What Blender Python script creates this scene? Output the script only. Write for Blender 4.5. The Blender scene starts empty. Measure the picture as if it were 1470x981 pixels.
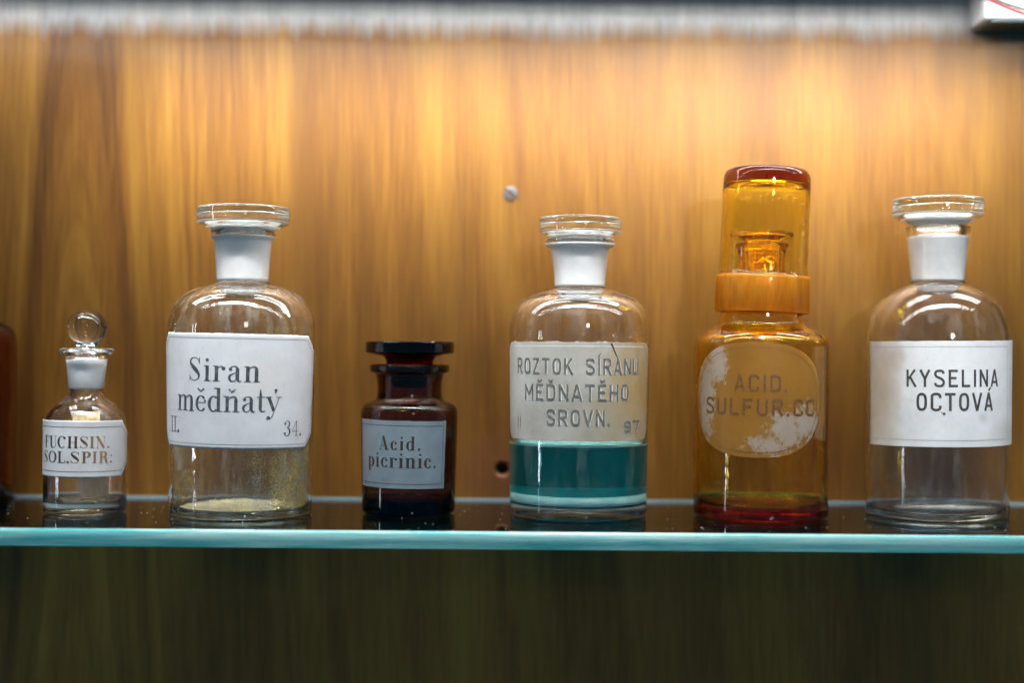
import bpy, math, random
from mathutils import Vector, Matrix
random.seed(7)
PI = math.pi
scene = bpy.context.scene

# ------------------------------------------------------------------ camera
FPX = 2042.0            # 50 mm lens, in photo pixels
CAM_H = 0.0988          # height of the lens above the shelf top (z = 0)
PITCH = math.radians(0.27)
ROLL = math.radians(0.45)
WALL_Y = 0.921
cam_d = bpy.data.cameras.new('camera')
cam = bpy.data.objects.new('camera', cam_d)
scene.collection.objects.link(cam)
F = Vector((0, math.cos(PITCH), math.sin(PITCH)))
X = Vector((1, 0, 0))
U = Vector((0, -math.sin(PITCH), math.cos(PITCH)))
rc = X * math.cos(ROLL) + U * math.sin(ROLL)
uc = U * math.cos(ROLL) - X * math.sin(ROLL)
cam.matrix_world = Matrix(((rc.x, uc.x, -F.x, 0), (rc.y, uc.y, -F.y, 0), (rc.z, uc.z, -F.z, CAM_H), (0, 0, 0, 1)))
cam_d.sensor_width = 36.0
cam_d.lens = FPX / 1470 * 36
cam_d.clip_start = 0.02
cam_d.clip_end = 50
cam_d.dof.use_dof = True
cam_d.dof.focus_distance = 0.812
cam_d.dof.aperture_fstop = 2.3
scene.camera = cam

# ------------------------------------------------------------------ world and exposure
world = bpy.data.worlds.new('World')
scene.world = world
world.use_nodes = True
bg = world.node_tree.nodes['Background']
bg.inputs[0].default_value = (0.12, 0.56, 0.95, 1)
bg.inputs[1].default_value = 0.14
scene.view_settings.view_transform = 'Standard'
scene.view_settings.look = 'None'
scene.view_settings.exposure = 0.0
scene.view_settings.gamma = 1.0
cy = scene.cycles
cy.use_denoising = True
try:
    cy.denoiser = 'OPENIMAGEDENOISE'
except Exception:
    pass
cy.max_bounces = 20
cy.transmission_bounces = 18
cy.glossy_bounces = 8
cy.diffuse_bounces = 3
cy.transparent_max_bounces = 16
cy.sample_clamp_indirect = 150
cy.sample_clamp_direct = 0
cy.caustics_reflective = True
cy.caustics_refractive = True
cy.blur_glossy = 0.3

def area(name, loc, target, sx, sy, power, color):
    l = bpy.data.lights.new(name, 'AREA')
    l.shape = 'RECTANGLE'; l.size = sx; l.size_y = sy; l.energy = power; l.color = color
    o = bpy.data.objects.new(name, l); scene.collection.objects.link(o)
    o.location = loc
    d = Vector(target) - Vector(loc)
    o.rotation_euler = d.to_track_quat('-Z', 'Y').to_euler()
    return o
# tall pale doorway light to the far left, a low one below it, and a spot lamp behind the camera
area('doorway_light', (-2.82, -0.18, 0.31), (0, 0.84, 0.12), 0.11, 0.30, 1.8, (0.86, 0.92, 1.0))
area('low_window_light', (-2.80, -0.17, -0.24), (0, 0.84, 0.05), 0.12, 0.09, 1.0, (0.80, 0.88, 1.0))
bm_ = area('added_front_beam', (0, WALL_Y - .190, .3305), (0, WALL_Y - .190 + .072, .0605), .86, .0035, .97, (.985, .985, .975))  # added beam that brightens the labels; narrow spread keeps it off the wall
bm_.data.spread = math.radians(47)
ww_ = area('added_wall_wash', (.04, WALL_Y - .100, .3235), (.04, WALL_Y, .2180), .56, .004, .80, (1.0, .975, .94))  # added lamp brightening the upper panel, its spread cut off low down
ww_.data.spread = math.radians(66)
area('ceiling_spot', (0.53, -1.55, 0.66), (0.1, 0.85, 0.1), 0.24, 0.24, 2.2, (1.0, 0.93, 0.84))
# small spot whose image glows in the varnish above the amber bottle
area('track_spot', (.548, -1.474, .660), (.152, WALL_Y, .243), 0.10, 0.10, .075, (1.0, .95, .88)).data.spread = math.radians(11)
area('room_ceiling_light', (-0.5, -1.3, 1.9), (0, 0.85, 0.05), 1.2, 0.8, 1.5, (0.93, 0.97, 1.0))

# ------------------------------------------------------------------ helpers
def hor(x):
    return 500 + (x - 735) * 0.00785
def at(px, py, D):
    """point at depth D that the photo shows at pixel (px, py)"""
    u, v = px - 735, py - 490.5
    d = F + rc * (u / FPX) - uc * (v / FPX)
    t = D / d.y
    return Vector((d.x * t, D, CAM_H + d.z * t))

def mesh_obj(name, verts, faces, mat=None, parent=None, smooth=True, mats=None, midx=None):
    me = bpy.data.meshes.new(name)
    me.from_pydata([tuple(v) for v in verts], [], faces)
    for m in (mats or ([mat] if mat else [])):
        me.materials.append(m)
    me.polygons.foreach_set('use_smooth', [smooth] * len(me.polygons))
    if midx:
        me.polygons.foreach_set('material_index', midx)
    me.update()
    o = bpy.data.objects.new(name, me)
    scene.collection.objects.link(o)
    if parent:
        o.parent = parent
    return o

def tag(o, label=None, cat=None, group=None, kind=None):
    if label: o['label'] = label
    if cat: o['category'] = cat
    if group: o['group'] = group
    if kind: o['kind'] = kind
    return o

def empty(name, loc, rot=(0, 0, 0)):
    o = bpy.data.objects.new(name, None)
    o.empty_display_size = 0.02
    scene.collection.objects.link(o)
    o.location = loc; o.rotation_euler = rot
    return o

def chaikin(p, n=2):
    for _ in range(n):
        q = [p[0]]
        for a, b in zip(p[:-1], p[1:]):
            q.append((a[0] * .75 + b[0] * .25, a[1] * .75 + b[1] * .25))
            q.append((a[0] * .25 + b[0] * .75, a[1] * .25 + b[1] * .75))
        q.append(p[-1])
        p = q
    return p

def lathe(name, prof, mat, parent, segs=112, smooth_n=2, closed=False, wob=0.0, seed=0):
    """turn a profile [(r, z)] about z; end points with r = 0 become poles"""
    p = chaikin(prof, smooth_n) if smooth_n else list(prof)
    rnd = random.Random(seed)
    ph = [rnd.uniform(0, 6.28) for _ in range(6)]
    verts, rings = [], []
    for (r, z) in p:
        if r < 1e-7:
            verts.append((0, 0, z)); rings.append([len(verts) - 1])
        else:
            ring = []
            for k in range(segs):
                a = 2 * PI * k / segs
                w = 1 + wob * (math.sin(2 * a + ph[0] + z * 30) + .6 * math.sin(3 * a + ph[1] - z * 50) + .5 * math.sin(z * 140 + ph[2] + a))
                verts.append((r * w * math.cos(a), r * w * math.sin(a), z)); ring.append(len(verts) - 1)
            rings.append(ring)
    faces = []
    pairs = list(zip(rings[:-1], rings[1:]))
    if closed: pairs.append((rings[-1], rings[0]))
    for A, B in pairs:
        if len(A) == 1 and len(B) == 1: continue
        for k in range(segs):
            j = (k + 1) % segs
            if len(A) == 1: faces.append((A[0], B[j], B[k]))
            elif len(B) == 1: faces.append((A[k], A[j], B[0]))
            else: faces.append((A[k], A[j], B[j], B[k]))
    return mesh_obj(name, verts, faces, mat, parent)

def box_data(x0, x1, y0, y1, z0, z1):
    v = [(x0,y0,z0),(x1,y0,z0),(x1,y1,z0),(x0,y1,z0),(x0,y0,z1),(x1,y0,z1),(x1,y1,z1),(x0,y1,z1)]
    f = [(0,3,2,1),(4,5,6,7),(0,1,5,4),(1,2,6,5),(2,3,7,6),(3,0,4,7)]
    return v, f

def bevel_obj(o, w, seg=3):
    import bmesh
    bm = bmesh.new(); bm.from_mesh(o.data)
    bmesh.ops.bevel(bm, geom=list(bm.edges), offset=w, segments=seg, affect='EDGES', profile=0.5)
    bm.to_mesh(o.data); bm.free()

# ------------------------------------------------------------------ node helpers
class NT:
    def __init__(s, name):
        s.m = bpy.data.materials.new(name); s.m.use_nodes = True
        s.t = s.m.node_tree; s.t.nodes.clear()
        s.out = s.t.nodes.new('ShaderNodeOutputMaterial')
    def n(s, typ, ins=None, **kw):
        nd = s.t.nodes.new(typ)
        for k, v in kw.items(): setattr(nd, k, v)
        for k, v in (ins or {}).items():
            i = nd.inputs[k]
            if hasattr(v, 'links') or isinstance(v, bpy.types.NodeSocket): s.t.links.new(v, i)
            else: i.default_value = v
        return nd
    def math(s, op, a, b=None, clamp=False):  # scalar maths node
        nd = s.t.nodes.new('ShaderNodeMath'); nd.operation = op; nd.use_clamp = clamp
        for i, v in enumerate((a, b)):
            if v is None: continue
            if isinstance(v, bpy.types.NodeSocket): s.t.links.new(v, nd.inputs[i])
            else: nd.inputs[i].default_value = v
        return nd.outputs[0]
    def ramp(s, fac, stops, interp='LINEAR'):
        nd = s.t.nodes.new('ShaderNodeValToRGB'); cr = nd.color_ramp; cr.interpolation = interp
        while len(cr.elements) < len(stops): cr.elements.new(0.5)
        for e, (p, c) in zip(cr.elements, stops):
            e.position = p
            e.color = (c, c, c, 1) if not isinstance(c, tuple) else tuple(c) + (1,)
        s.t.links.new(fac, nd.inputs[0])
        return nd.outputs[0]
    def mix(s, fac, a, b, typ='MIX'):
        nd = s.t.nodes.new('ShaderNodeMix'); nd.data_type = 'RGBA'; nd.blend_type = typ
        for i, v in ((0, fac), (6, a), (7, b)):
            if isinstance(v, bpy.types.NodeSocket): s.t.links.new(v, nd.inputs[i])
            else: nd.inputs[i].default_value = (tuple(v) + (1,)) if isinstance(v, tuple) else v
        return nd.outputs[2]
    def coord(s, scale=(1, 1, 1), which='Object'):
        tc = s.t.nodes.new('ShaderNodeTexCoord')
        mp = s.t.nodes.new('ShaderNodeMapping'); mp.inputs['Scale'].default_value = scale
        s.t.links.new(tc.outputs[which], mp.inputs[0])
        return mp.outputs[0]
    def noise(s, vec, scale=1.0, detail=3, rough=.5, dist=0):
        return s.n('ShaderNodeTexNoise', {'Vector': vec, 'Scale': scale, 'Detail': detail, 'Roughness': rough, 'Distortion': dist}).outputs[0]
    def done(s, sh, vol=None):
        s.t.links.new(sh, s.out.inputs[0])
        if vol is not None: s.t.links.new(vol, s.out.inputs[1])
        return s.m

def glass_mat(name, sigma=None, ior=1.5, rough=0.0, dirt=0.0, dirtcol=(.6, .6, .58), tint=(1, 1, 1), ripples=0.0):
    t = NT(name)
    ins = {'Color': tint + (1,), 'IOR': ior, 'Roughness': rough}
    if ripples:
        nz = t.noise(t.coord(), 60, 2)
        b = t.n('ShaderNodeBump', {'Height': nz, 'Strength': 1.0, 'Distance': ripples})
        ins['Normal'] = b.outputs[0]
    g = t.n('ShaderNodeBsdfGlass', ins).outputs[0]
    if dirt:
        c = t.coord()
        a = t.noise(c, 900, 3, .6)
        b2 = t.noise(c, 45, 4, .6)
        v = t.coord((1, 1, .25))
        sm = t.noise(v, 160, 4, .6)
        sp = t.ramp(a, [(0, 0.0), (.66, 0.0), (.74, 1.0), (1, 1.0)])
        sp = t.math('MULTIPLY', sp, t.ramp(b2, [(0, 0.0), (.45, 0.0), (.65, 1.0), (1, 1.0)]))
        sm = t.math('MULTIPLY', t.ramp(sm, [(0, 0.0), (.5, 0.0), (.8, 1.0), (1, 1.0)]), .25)
        fac = t.math('MULTIPLY', t.math('ADD', sp, sm), dirt, True)
        df = t.n('ShaderNodeBsdfDiffuse', {'Color': dirtcol + (1,)}).outputs[0]
        g = t.n('ShaderNodeMixShader', {0: fac, 1: g, 2: df}).outputs[0]
    vol = None
    if sigma:
        rho = max(sigma) * 1.02
        col = tuple(1 - x / rho for x in sigma) + (1,)
        vol = t.n('ShaderNodeVolumeAbsorption', {'Color': col, 'Density': rho}).outputs[0]
    return t.done(g, vol)

M = {}
M['clear'] = glass_mat('clear_glass', (4, 2.2, 2.8), dirt=.42, ripples=.00015)
M['clear_stopper'] = glass_mat('clear_stopper_glass', (3.5, 1.6, 2.0), ripples=.00015)
M['clear_dirty'] = glass_mat('dusty_clear_glass', (5, 2.5, 4), dirt=.9, dirtcol=(.55, .55, .47), ripples=.0003)
M['amber'] = glass_mat('amber_glass', (13, 60, 460), dirt=.38, dirtcol=(.85, .46, .05), ripples=.0003)
M['brown'] = glass_mat('brown_glass', (235, 440, 950), dirt=.08, dirtcol=(.3, .3, .3), ripples=.00015)
M['brown_stopper'] = glass_mat('brown_stopper_glass', (110, 330, 700), ripples=.00015)
M['amber_thin'] = glass_mat('amber_stopper_glass', (2, 17, 170), ripples=.0003)
M['amber_cap'] = glass_mat('amber_cap_glass', (24, 62, 460), dirt=.30, dirtcol=(.85, .46, .05), ripples=.0003)
M['shelf'] = glass_mat('shelf_glass', (105, 46, 20), ior=1.52)

def frosted(name, col, trans=.35, rough=.3):
    t = NT(name)
    nz = t.noise(t.coord(), 120, 4, .6)
    c = t.mix(t.ramp(nz, [(0.3, 0.0), (.75, 1.0)]), col, tuple(x * .86 for x in col))
    p = t.n('ShaderNodeBsdfPrincipled', {'Base Color': c, 'Roughness': .5, 'Coat Weight': 1.0, 'Coat Roughness': .06}).outputs[0]
    tr = t.n('ShaderNodeBsdfTranslucent', {'Color': c}).outputs[0]
    s = t.n('ShaderNodeMixShader', {0: trans, 1: p, 2: tr}).outputs[0]
    return t.done(s)
M['frost'] = frosted('ground_white_glass', (.96, .96, .95), .22)
t = NT('ground_amber_glass')
nz = t.noise(t.coord((1, 1, .2)), 160, 4, .6)
c_ = t.mix(t.ramp(nz, [(.3, 0.0), (.75, 1.0)]), (.85, .42, .03), (.74, .33, .02))
p_ = t.n('ShaderNodeBsdfPrincipled', {'Base Color': c_, 'Roughness': .4, 'Coat Weight': 1.0, 'Coat Roughness': .05}).outputs[0]
q_ = t.n('ShaderNodeBsdfTranslucent', {'Color': (1.0, .55, .05, 1)}).outputs[0]
tp_ = t.n('ShaderNodeBsdfTransparent', {'Color': (1, .72, .18, 1)}).outputs[0]
s_ = t.n('ShaderNodeMixShader', {0: .45, 1: p_, 2: q_}).outputs[0]
M['amber_frost'] = t.done(t.n('ShaderNodeMixShader', {0: t.ramp(nz, [(.3, .42), (.7, .62)]), 1: s_, 2: tp_}).outputs[0])

def simple(name, col, rough=.5, metal=0.0, coat=0.0, var=.12, scale=80):
    t = NT(name)
    a = t.noise(t.coord(), scale, 4, .6)
    c = t.mix(t.ramp(a, [(.3, 0.0), (.7, 1.0)]), col, tuple(x * (1 - var) for x in col))
    p = t.n('ShaderNodeBsdfPrincipled', {'Base Color': c, 'Roughness': rough, 'Metallic': metal, 'Coat Weight': coat}).outputs[0]
    return t.done(p)

def wood():
    t = NT('varnished_wood')
    tc = t.n('ShaderNodeTexCoord').outputs['Object']
    sp = t.n('ShaderNodeSeparateXYZ', {0: tc})
    x, z = sp.outputs[0], sp.outputs[2]
    warp = t.noise(t.coord((9, 1, 3)), 1.0, 3, .5)
    xw = t.math('ADD', x, t.math('MULTIPLY', t.math('SUBTRACT', warp, .5), .018))
    xo = t.math('SUBTRACT', xw, -0.279)
    dx = t.math('DIVIDE', xo, t.math('ADD', .050, t.math('MULTIPLY', t.math('ABSOLUTE', xo), .32)))
    u = t.math('SQRT', t.math('MAXIMUM', t.math('ADD', t.math('MULTIPLY', dx, dx), t.math('ADD', z, .55)), 0.0001))
    cv = t.n('ShaderNodeCombineXYZ', {0: t.math('MULTIPLY', u, 1.0), 1: 0.0, 2: t.math('MULTIPLY', z, .05)}).outputs[0]
    n1 = t.noise(cv, 11, 2, .5)
    n2 = t.noise(cv, 58, 4, .65)
    fine = t.noise(t.coord((1, 1, .022)), 1300, 3, .7)
    mid = t.noise(t.coord((1, 1, .035)), 430, 3, .65)
    big = t.noise(t.coord((1, 1, .35)), 9, 3, .5)
    v = t.math('ADD', t.math('MULTIPLY', n1, .50), t.math('MULTIPLY', n2, .30))
    v = t.math('ADD', v, t.math('MULTIPLY', fine, .22))
    v = t.math('ADD', v, t.math('MULTIPLY', t.math('SUBTRACT', mid, .5), .50))
    prox = t.math('DIVIDE', 1.0, t.math('ADD', 1.0, t.math('POWER', t.math('ABSOLUTE', t.math('MULTIPLY', xo, 10.0)), 2.0)))
    v = t.math('ADD', v, t.math('MULTIPLY', prox, t.math('MULTIPLY', t.math('SUBTRACT', n1, .50), .50)))
    c = t.ramp(v, [(.24, (.085, .032, .004)), (.42, (.160, .064, .0075)), (.56, (.220, .101, .012)), (.74, (.272, .138, .019))])
    c = t.mix(t.ramp(t.math('ADD', t.math('MULTIPLY', big, .6), t.math('MULTIPLY', t.noise(t.coord((1, 1, .12)), 34, 3, .6), .4)), [(.38, .75), (.48, .25), (.57, 0.0)]), c, (.10, .040, .006))
    # brown knot round the screw hole
    h = at(721, 674, WALL_Y)
    d = t.n('ShaderNodeVectorMath', {0: tc, 1: (h.x - .004, 0, h.z)}, operation='SUBTRACT').outputs[0]
    d2 = t.n('ShaderNodeVectorMath', {0: d, 1: (1, 0, 1.4)}, operation='MULTIPLY').outputs[0]
    ln = t.n('ShaderNodeVectorMath', {0: d2}, operation='LENGTH').outputs['Value']
    ln = t.math('ADD', ln, t.math('MULTIPLY', t.math('SUBTRACT', t.noise(t.coord(), 70, 3), .5), .02))
    kn = t.ramp(ln, [(0, .9), (.013, .8), (.025, .5), (.038, 0.0)])
    c = t.mix(kn, c, (.150, .060, .018))
    # grey lamp reflection painted into the wood colour along the top
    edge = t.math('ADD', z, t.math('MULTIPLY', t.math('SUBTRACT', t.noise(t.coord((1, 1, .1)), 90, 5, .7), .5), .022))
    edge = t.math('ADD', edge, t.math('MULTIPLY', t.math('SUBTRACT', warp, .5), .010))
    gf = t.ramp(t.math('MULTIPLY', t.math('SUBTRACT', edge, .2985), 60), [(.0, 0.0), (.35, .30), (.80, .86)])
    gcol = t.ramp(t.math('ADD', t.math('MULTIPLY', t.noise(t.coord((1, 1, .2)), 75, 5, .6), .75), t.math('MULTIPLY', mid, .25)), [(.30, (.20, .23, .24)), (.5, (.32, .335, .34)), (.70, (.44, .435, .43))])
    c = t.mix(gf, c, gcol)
    bump = t.n('ShaderNodeBump', {'Height': t.math('ADD', fine, mid), 'Strength': .55, 'Distance': .0005}).outputs[0]
    p = t.n('ShaderNodeBsdfPrincipled', {'Base Color': c, 'Roughness': .5, 'Specular IOR Level': .25, 'Coat Weight': .30, 'Coat Roughness': .17, 'Normal': bump, 'Coat Normal': bump}).outputs[0]
    return t.done(p)
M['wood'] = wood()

def paint(name, base, dark, rough=.45, stains=(), coat=.15, scale=60):
    """enamel label paint; stains = [(x, z, radius x, radius z, colour, strength)] in bottle space"""
    t = NT(name)
    c = t.coord()
    a = t.noise(c, scale, 5, .6)
    col = t.mix(t.ramp(a, [(.35, 0.0), (.7, 1.0)]), base, dark)
    b = t.noise(t.coord((1, 1, .6)), 420, 4, .7)
    col = t.mix(t.ramp(b, [(.56, 0.0), (.78, .5)]), col, tuple(x * .72 for x in base))
    tc = t.n('ShaderNodeTexCoord').outputs['Object']
    for (sx, sz, rx, rz, sc, st) in stains:
        d = t.n('ShaderNodeVectorMath', {0: tc, 1: (sx, 0, sz)}, operation='SUBTRACT').outputs[0]
        d = t.n('ShaderNodeVectorMath', {0: d, 1: (1 / rx, 0, 1 / rz)}, operation='MULTIPLY').outputs[0]
        ln = t.n('ShaderNodeVectorMath', {0: d}, operation='LENGTH').outputs['Value']
        ln = t.math('ADD', ln, t.math('MULTIPLY', t.math('SUBTRACT', t.noise(c, 90, 4), .5), .9))
        col = t.mix(t.math('MULTIPLY', t.ramp(ln, [(0, 1.0), (.35, .8), (1, 0.0)]), st), col, sc)
    bp = t.n('ShaderNodeBump', {'Height': a, 'Strength': .25, 'Distance': .0004}).outputs[0]
    p = t.n('ShaderNodeBsdfPrincipled', {'Base Color': col, 'Roughness': rough, 'Coat Weight': coat, 'Coat Roughness': .2, 'Normal': bp}).outputs[0]
    return t.done(p)

# ------------------------------------------------------------------ large structure: back panel
def build_wall():
    h = at(721, 674, WALL_Y)
    x0, x1, z0, z1 = -1.6, 1.6, -0.75, 0.85
    s = .010; r = .0056; r2 = .0037
    Y = 0.0
    v = [(x0, Y, z0), (x1, Y, z0), (x1, Y, z1), (x0, Y, z1)]
    hx, hz = h.x, h.z
    n = 32
    sq = []
    for k in range(n):                       # square outline round the hole
        a = 2 * PI * k / n
        c_, s_ = math.cos(a), math.sin(a); m = max(abs(c_), abs(s_))
        sq.append(len(v)); v.append((hx + s * c_ / m, Y, hz + s * s_ / m))
    rings = [sq]
    for (rr, yy) in ((r, 0), (r * .92, .0006), (r2, .0022), (r2, .016)):
        ring = []
        for k in range(n):
            a = 2 * PI * k / n
            ring.append(len(v)); v.append((hx + rr * math.cos(a), yy, hz + rr * math.sin(a)))
        rings.append(ring)
    f = []
    for A, B in zip(rings[:-1], rings[1:]):
        for k in range(n):
            j = (k + 1) % n
            f.append((A[k], A[j], B[j], B[k]))
    f.append(tuple(rings[-1]))
    cor = {0: sq[n // 8], 1: sq[3 * n // 8], 2: sq[5 * n // 8], 3: sq[7 * n // 8]}   # ++ -+ -- +-
    f.append((0, 1) + tuple([sq[7 * n // 8 - k] for k in range(0, n // 4 + 1)]))
    f.append((1, 2) + tuple([sq[(n // 8 - k) % n] for k in range(0, n // 4 + 1)]))
    f.append((2, 3) + tuple([sq[(3 * n // 8 - k) % n] for k in range(0, n // 4 + 1)]))
    f.append((3, 0) + tuple([sq[(5 * n // 8 - k) % n] for k in range(0, n // 4 + 1)]))
    # back and sides of the board
    b = len(v); T = .018
    v += [(x0, T, z0), (x1, T, z0), (x1, T, z1), (x0, T, z1)]
    f += [(b, b+3, b+2, b+1), (0, b, b+1, 1), (1, b+1, b+2, 2), (2, b+2, b+3, 3), (3, b+3, b, 0)]
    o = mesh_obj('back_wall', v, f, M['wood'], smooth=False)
    o.location = (0, WALL_Y, 0)
    tag(o, kind='structure')
    return o
build_wall()

# ------------------------------------------------------------------ glass shelf
SH_F, SH_B, SH_T = 0.764, 0.9200, 0.0098
def edge_mat():
    t = NT('polished_glass_edge')
    n1 = t.noise(t.coord((1, 1, 22)), 11, 4, .6, .8)
    n2 = t.noise(t.coord((.5, 1, 10)), 70, 3, .6)
    z = t.n('ShaderNodeSeparateXYZ', {0: t.n('ShaderNodeTexCoord').outputs['Object']}).outputs[2]
    c = t.mix(t.ramp(t.math('ADD', t.math('MULTIPLY', n1, .75), t.math('MULTIPLY', n2, .25)), [(.40, 0.0), (.58, 1.0)]), (.18, .70, .71), (.66, .95, .92))
    p = t.n('ShaderNodeBsdfPrincipled', {'Base Color': c, 'Roughness': .35, 'Coat Weight': 1.0, 'Coat Roughness': .08}).outputs[0]
    tr = t.n('ShaderNodeBsdfTranslucent', {'Color': c}).outputs[0]
    return t.done(t.n('ShaderNodeMixShader', {0: .4, 1: p, 2: tr}).outputs[0])
M['edge'] = edge_mat()
shelf = empty('glass_shelf', (0, 0, 0))
tag(shelf, 'long clear glass shelf with turquoise front edge carrying the bottles', 'shelf')
sv, sf = box_data(-1.2, 1.2, SH_F + .0024, SH_B, -SH_T, 0)
pane = mesh_obj('shelf_pane', sv, sf, M['shelf'], shelf, smooth=False)
ev, ef = [], []
for k in range(13):                        # rounded, ground front edge
    a_ = -PI / 2 + PI * k / 12
    for xx in (-1.2, 1.2):
        ev.append((xx, SH_F + .0022 - .0024 * math.cos(a_) ** .8, -SH_T / 2 + (SH_T / 2 - .0001) * math.sin(a_)))
for k in range(12): ef.append((2 * k, 2 * k + 1, 2 * k + 3, 2 * k + 2))
ef += [(24, 25, 1, 0), tuple(range(0, 26, 2)), tuple(range(25, 0, -2))]
mesh_obj('front_edge', ev, ef, M['edge'], shelf, smooth=True)
bv, bf = box_data(-1.2, 1.2, SH_B + .0001, SH_B + .0006, -SH_T + .0004, -.0004)
mesh_obj('back_edge', bv, bf, M['edge'], shelf, smooth=False)
M['metal'] = simple('brushed_steel', (.55, .57, .58), .35, 1.0)
bv, bf = box_data(-1.2, 1.2, SH_B - .0008, WALL_Y - .0001, .00005, .0013)  # added raised strip standing in for the pale back edge of the glass
mesh_obj('added_back_edge_line', bv, bf, simple('added_pale_edge_line', (.30, .44, .45), .4), shelf, smooth=False)
for xx in (-1.1, 1.1):
    v_, f_ = box_data(xx - .012, xx + .012, SH_B - .06, WALL_Y - .0002, -SH_T - .008, -SH_T - .0002)
    mesh_obj('shelf_bracket', v_, f_, M['metal'], shelf, smooth=False)

# ------------------------------------------------------------------ LED strip lamps above, out of the picture
def led_mat():
    t = NT('led_tape')
    x = t.n('ShaderNodeSeparateXYZ', {0: t.n('ShaderNodeTexCoord').outputs['Object']}).outputs[0]
    fr = t.math('FRACT', t.math('MULTIPLY', x, 125.0))
    on = t.math('LESS_THAN', fr, .55)
    st = t.math('ADD', t.math('MULTIPLY', on, 1.35), .25)
    e = t.n('ShaderNodeEmission', {'Color': (1.0, .975, .945, 1), 'Strength': t.math('MULTIPLY', st, LED)}).outputs[0]
    return e, t
M['housing'] = simple('white_aluminium', (.75, .77, .78), .4, 0.0)
def led_lamp(d, z, half, label, strength, hw):
    global LED
    LED = strength
    e, t = led_mat(); m = t.done(e)
    y = WALL_Y - d
    root = empty('led_strip_lamp', (.03, y, z))
    tag(root, label, 'strip lamp', 'strip lamps over the shelf')
    v, f = box_data(-half, half, -.011, .011, .0006, .010)
    mesh_obj('housing', v, f, M['housing'], root, smooth=False)
    for yy in (-.0065, .0065):
        v, f = [], []
        n = int(half * 2 / .02)
        for k in range(n):
            xa, xb = -half + k * .02, -half + (k + 1) * .02
            b = len(v)
            v += [(xa, yy - hw, 0), (xb, yy - hw, 0), (xb, yy + hw, 0), (xa, yy + hw, 0)]
            f.append((b, b + 3, b + 2, b + 1))
        mesh_obj('diode_row', v, f, m, root, smooth=False)
    for xx in (-half - .003, half + .003):
        v, f = box_data(xx - .0025, xx + .0025, -.011, d - .0002, -.002, .012)
        mesh_obj('mounting_arm', v, f, M['housing'], root, smooth=False)
led_lamp(.055, .325, .44, 'strip lamp nearer the wood panel, above the frame', 30, .0038)
led_lamp(.190, .332, .44, 'strip lamp over the front of the shelf, above the frame', 55, .0014)

# ------------------------------------------------------------------ lettering
def arc(cx, cy, rx, ry, a0, a1, w, n=14, wt=None, e=1.0):
    """arc in degrees; wt = stem width for a contrast (thick sides, thin top) bowl; e < 1 squares it"""
    out = []
    for k in range(n + 1):
        a = math.radians(a0 + (a1 - a0) * k / n)
        c_, s_ = math.cos(a), math.sin(a)
        cc = math.copysign(abs(c_) ** e, c_); ss = math.copysign(abs(s_) ** e, s_)
        ww = w if wt is None else w + (wt - w) * abs(c_) ** 1.6
        out.append((cx + rx * cc, cy + ry * ss, ww))
    return out
def spl(pts, n=6):
    """Catmull-Rom through (x, y, w)"""
    P = [pts[0]] + list(pts) + [pts[-1]]
    out = []
    for i in range(1, len(P) - 2):
        for k in range(n):
            t = k / n
            q = []
            for c in range(3):
                a, b, c2, d = (P[i - 1][c], P[i][c], P[i + 1][c], P[i + 2][c])
                q.append(.5 * (2 * b + (c2 - a) * t + (2 * a - 5 * b + 4 * c2 - d) * t * t + (3 * b - a - 3 * c2 + d) * t ** 3))
            out.append(tuple(q))
    out.append(tuple(pts[-1]))
    return out
def ln(x0, y0, x1, y1, w, n=2):
    return [(x0 + (x1 - x0) * k / n, y0 + (y1 - y0) * k / n, w) for k in range(n + 1)]
def dot(x, y, r):
    return [(x - r * math.cos(a), y, 2 * r * math.sin(a)) for a in [PI * k / 8 for k in range(9)]]

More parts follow.
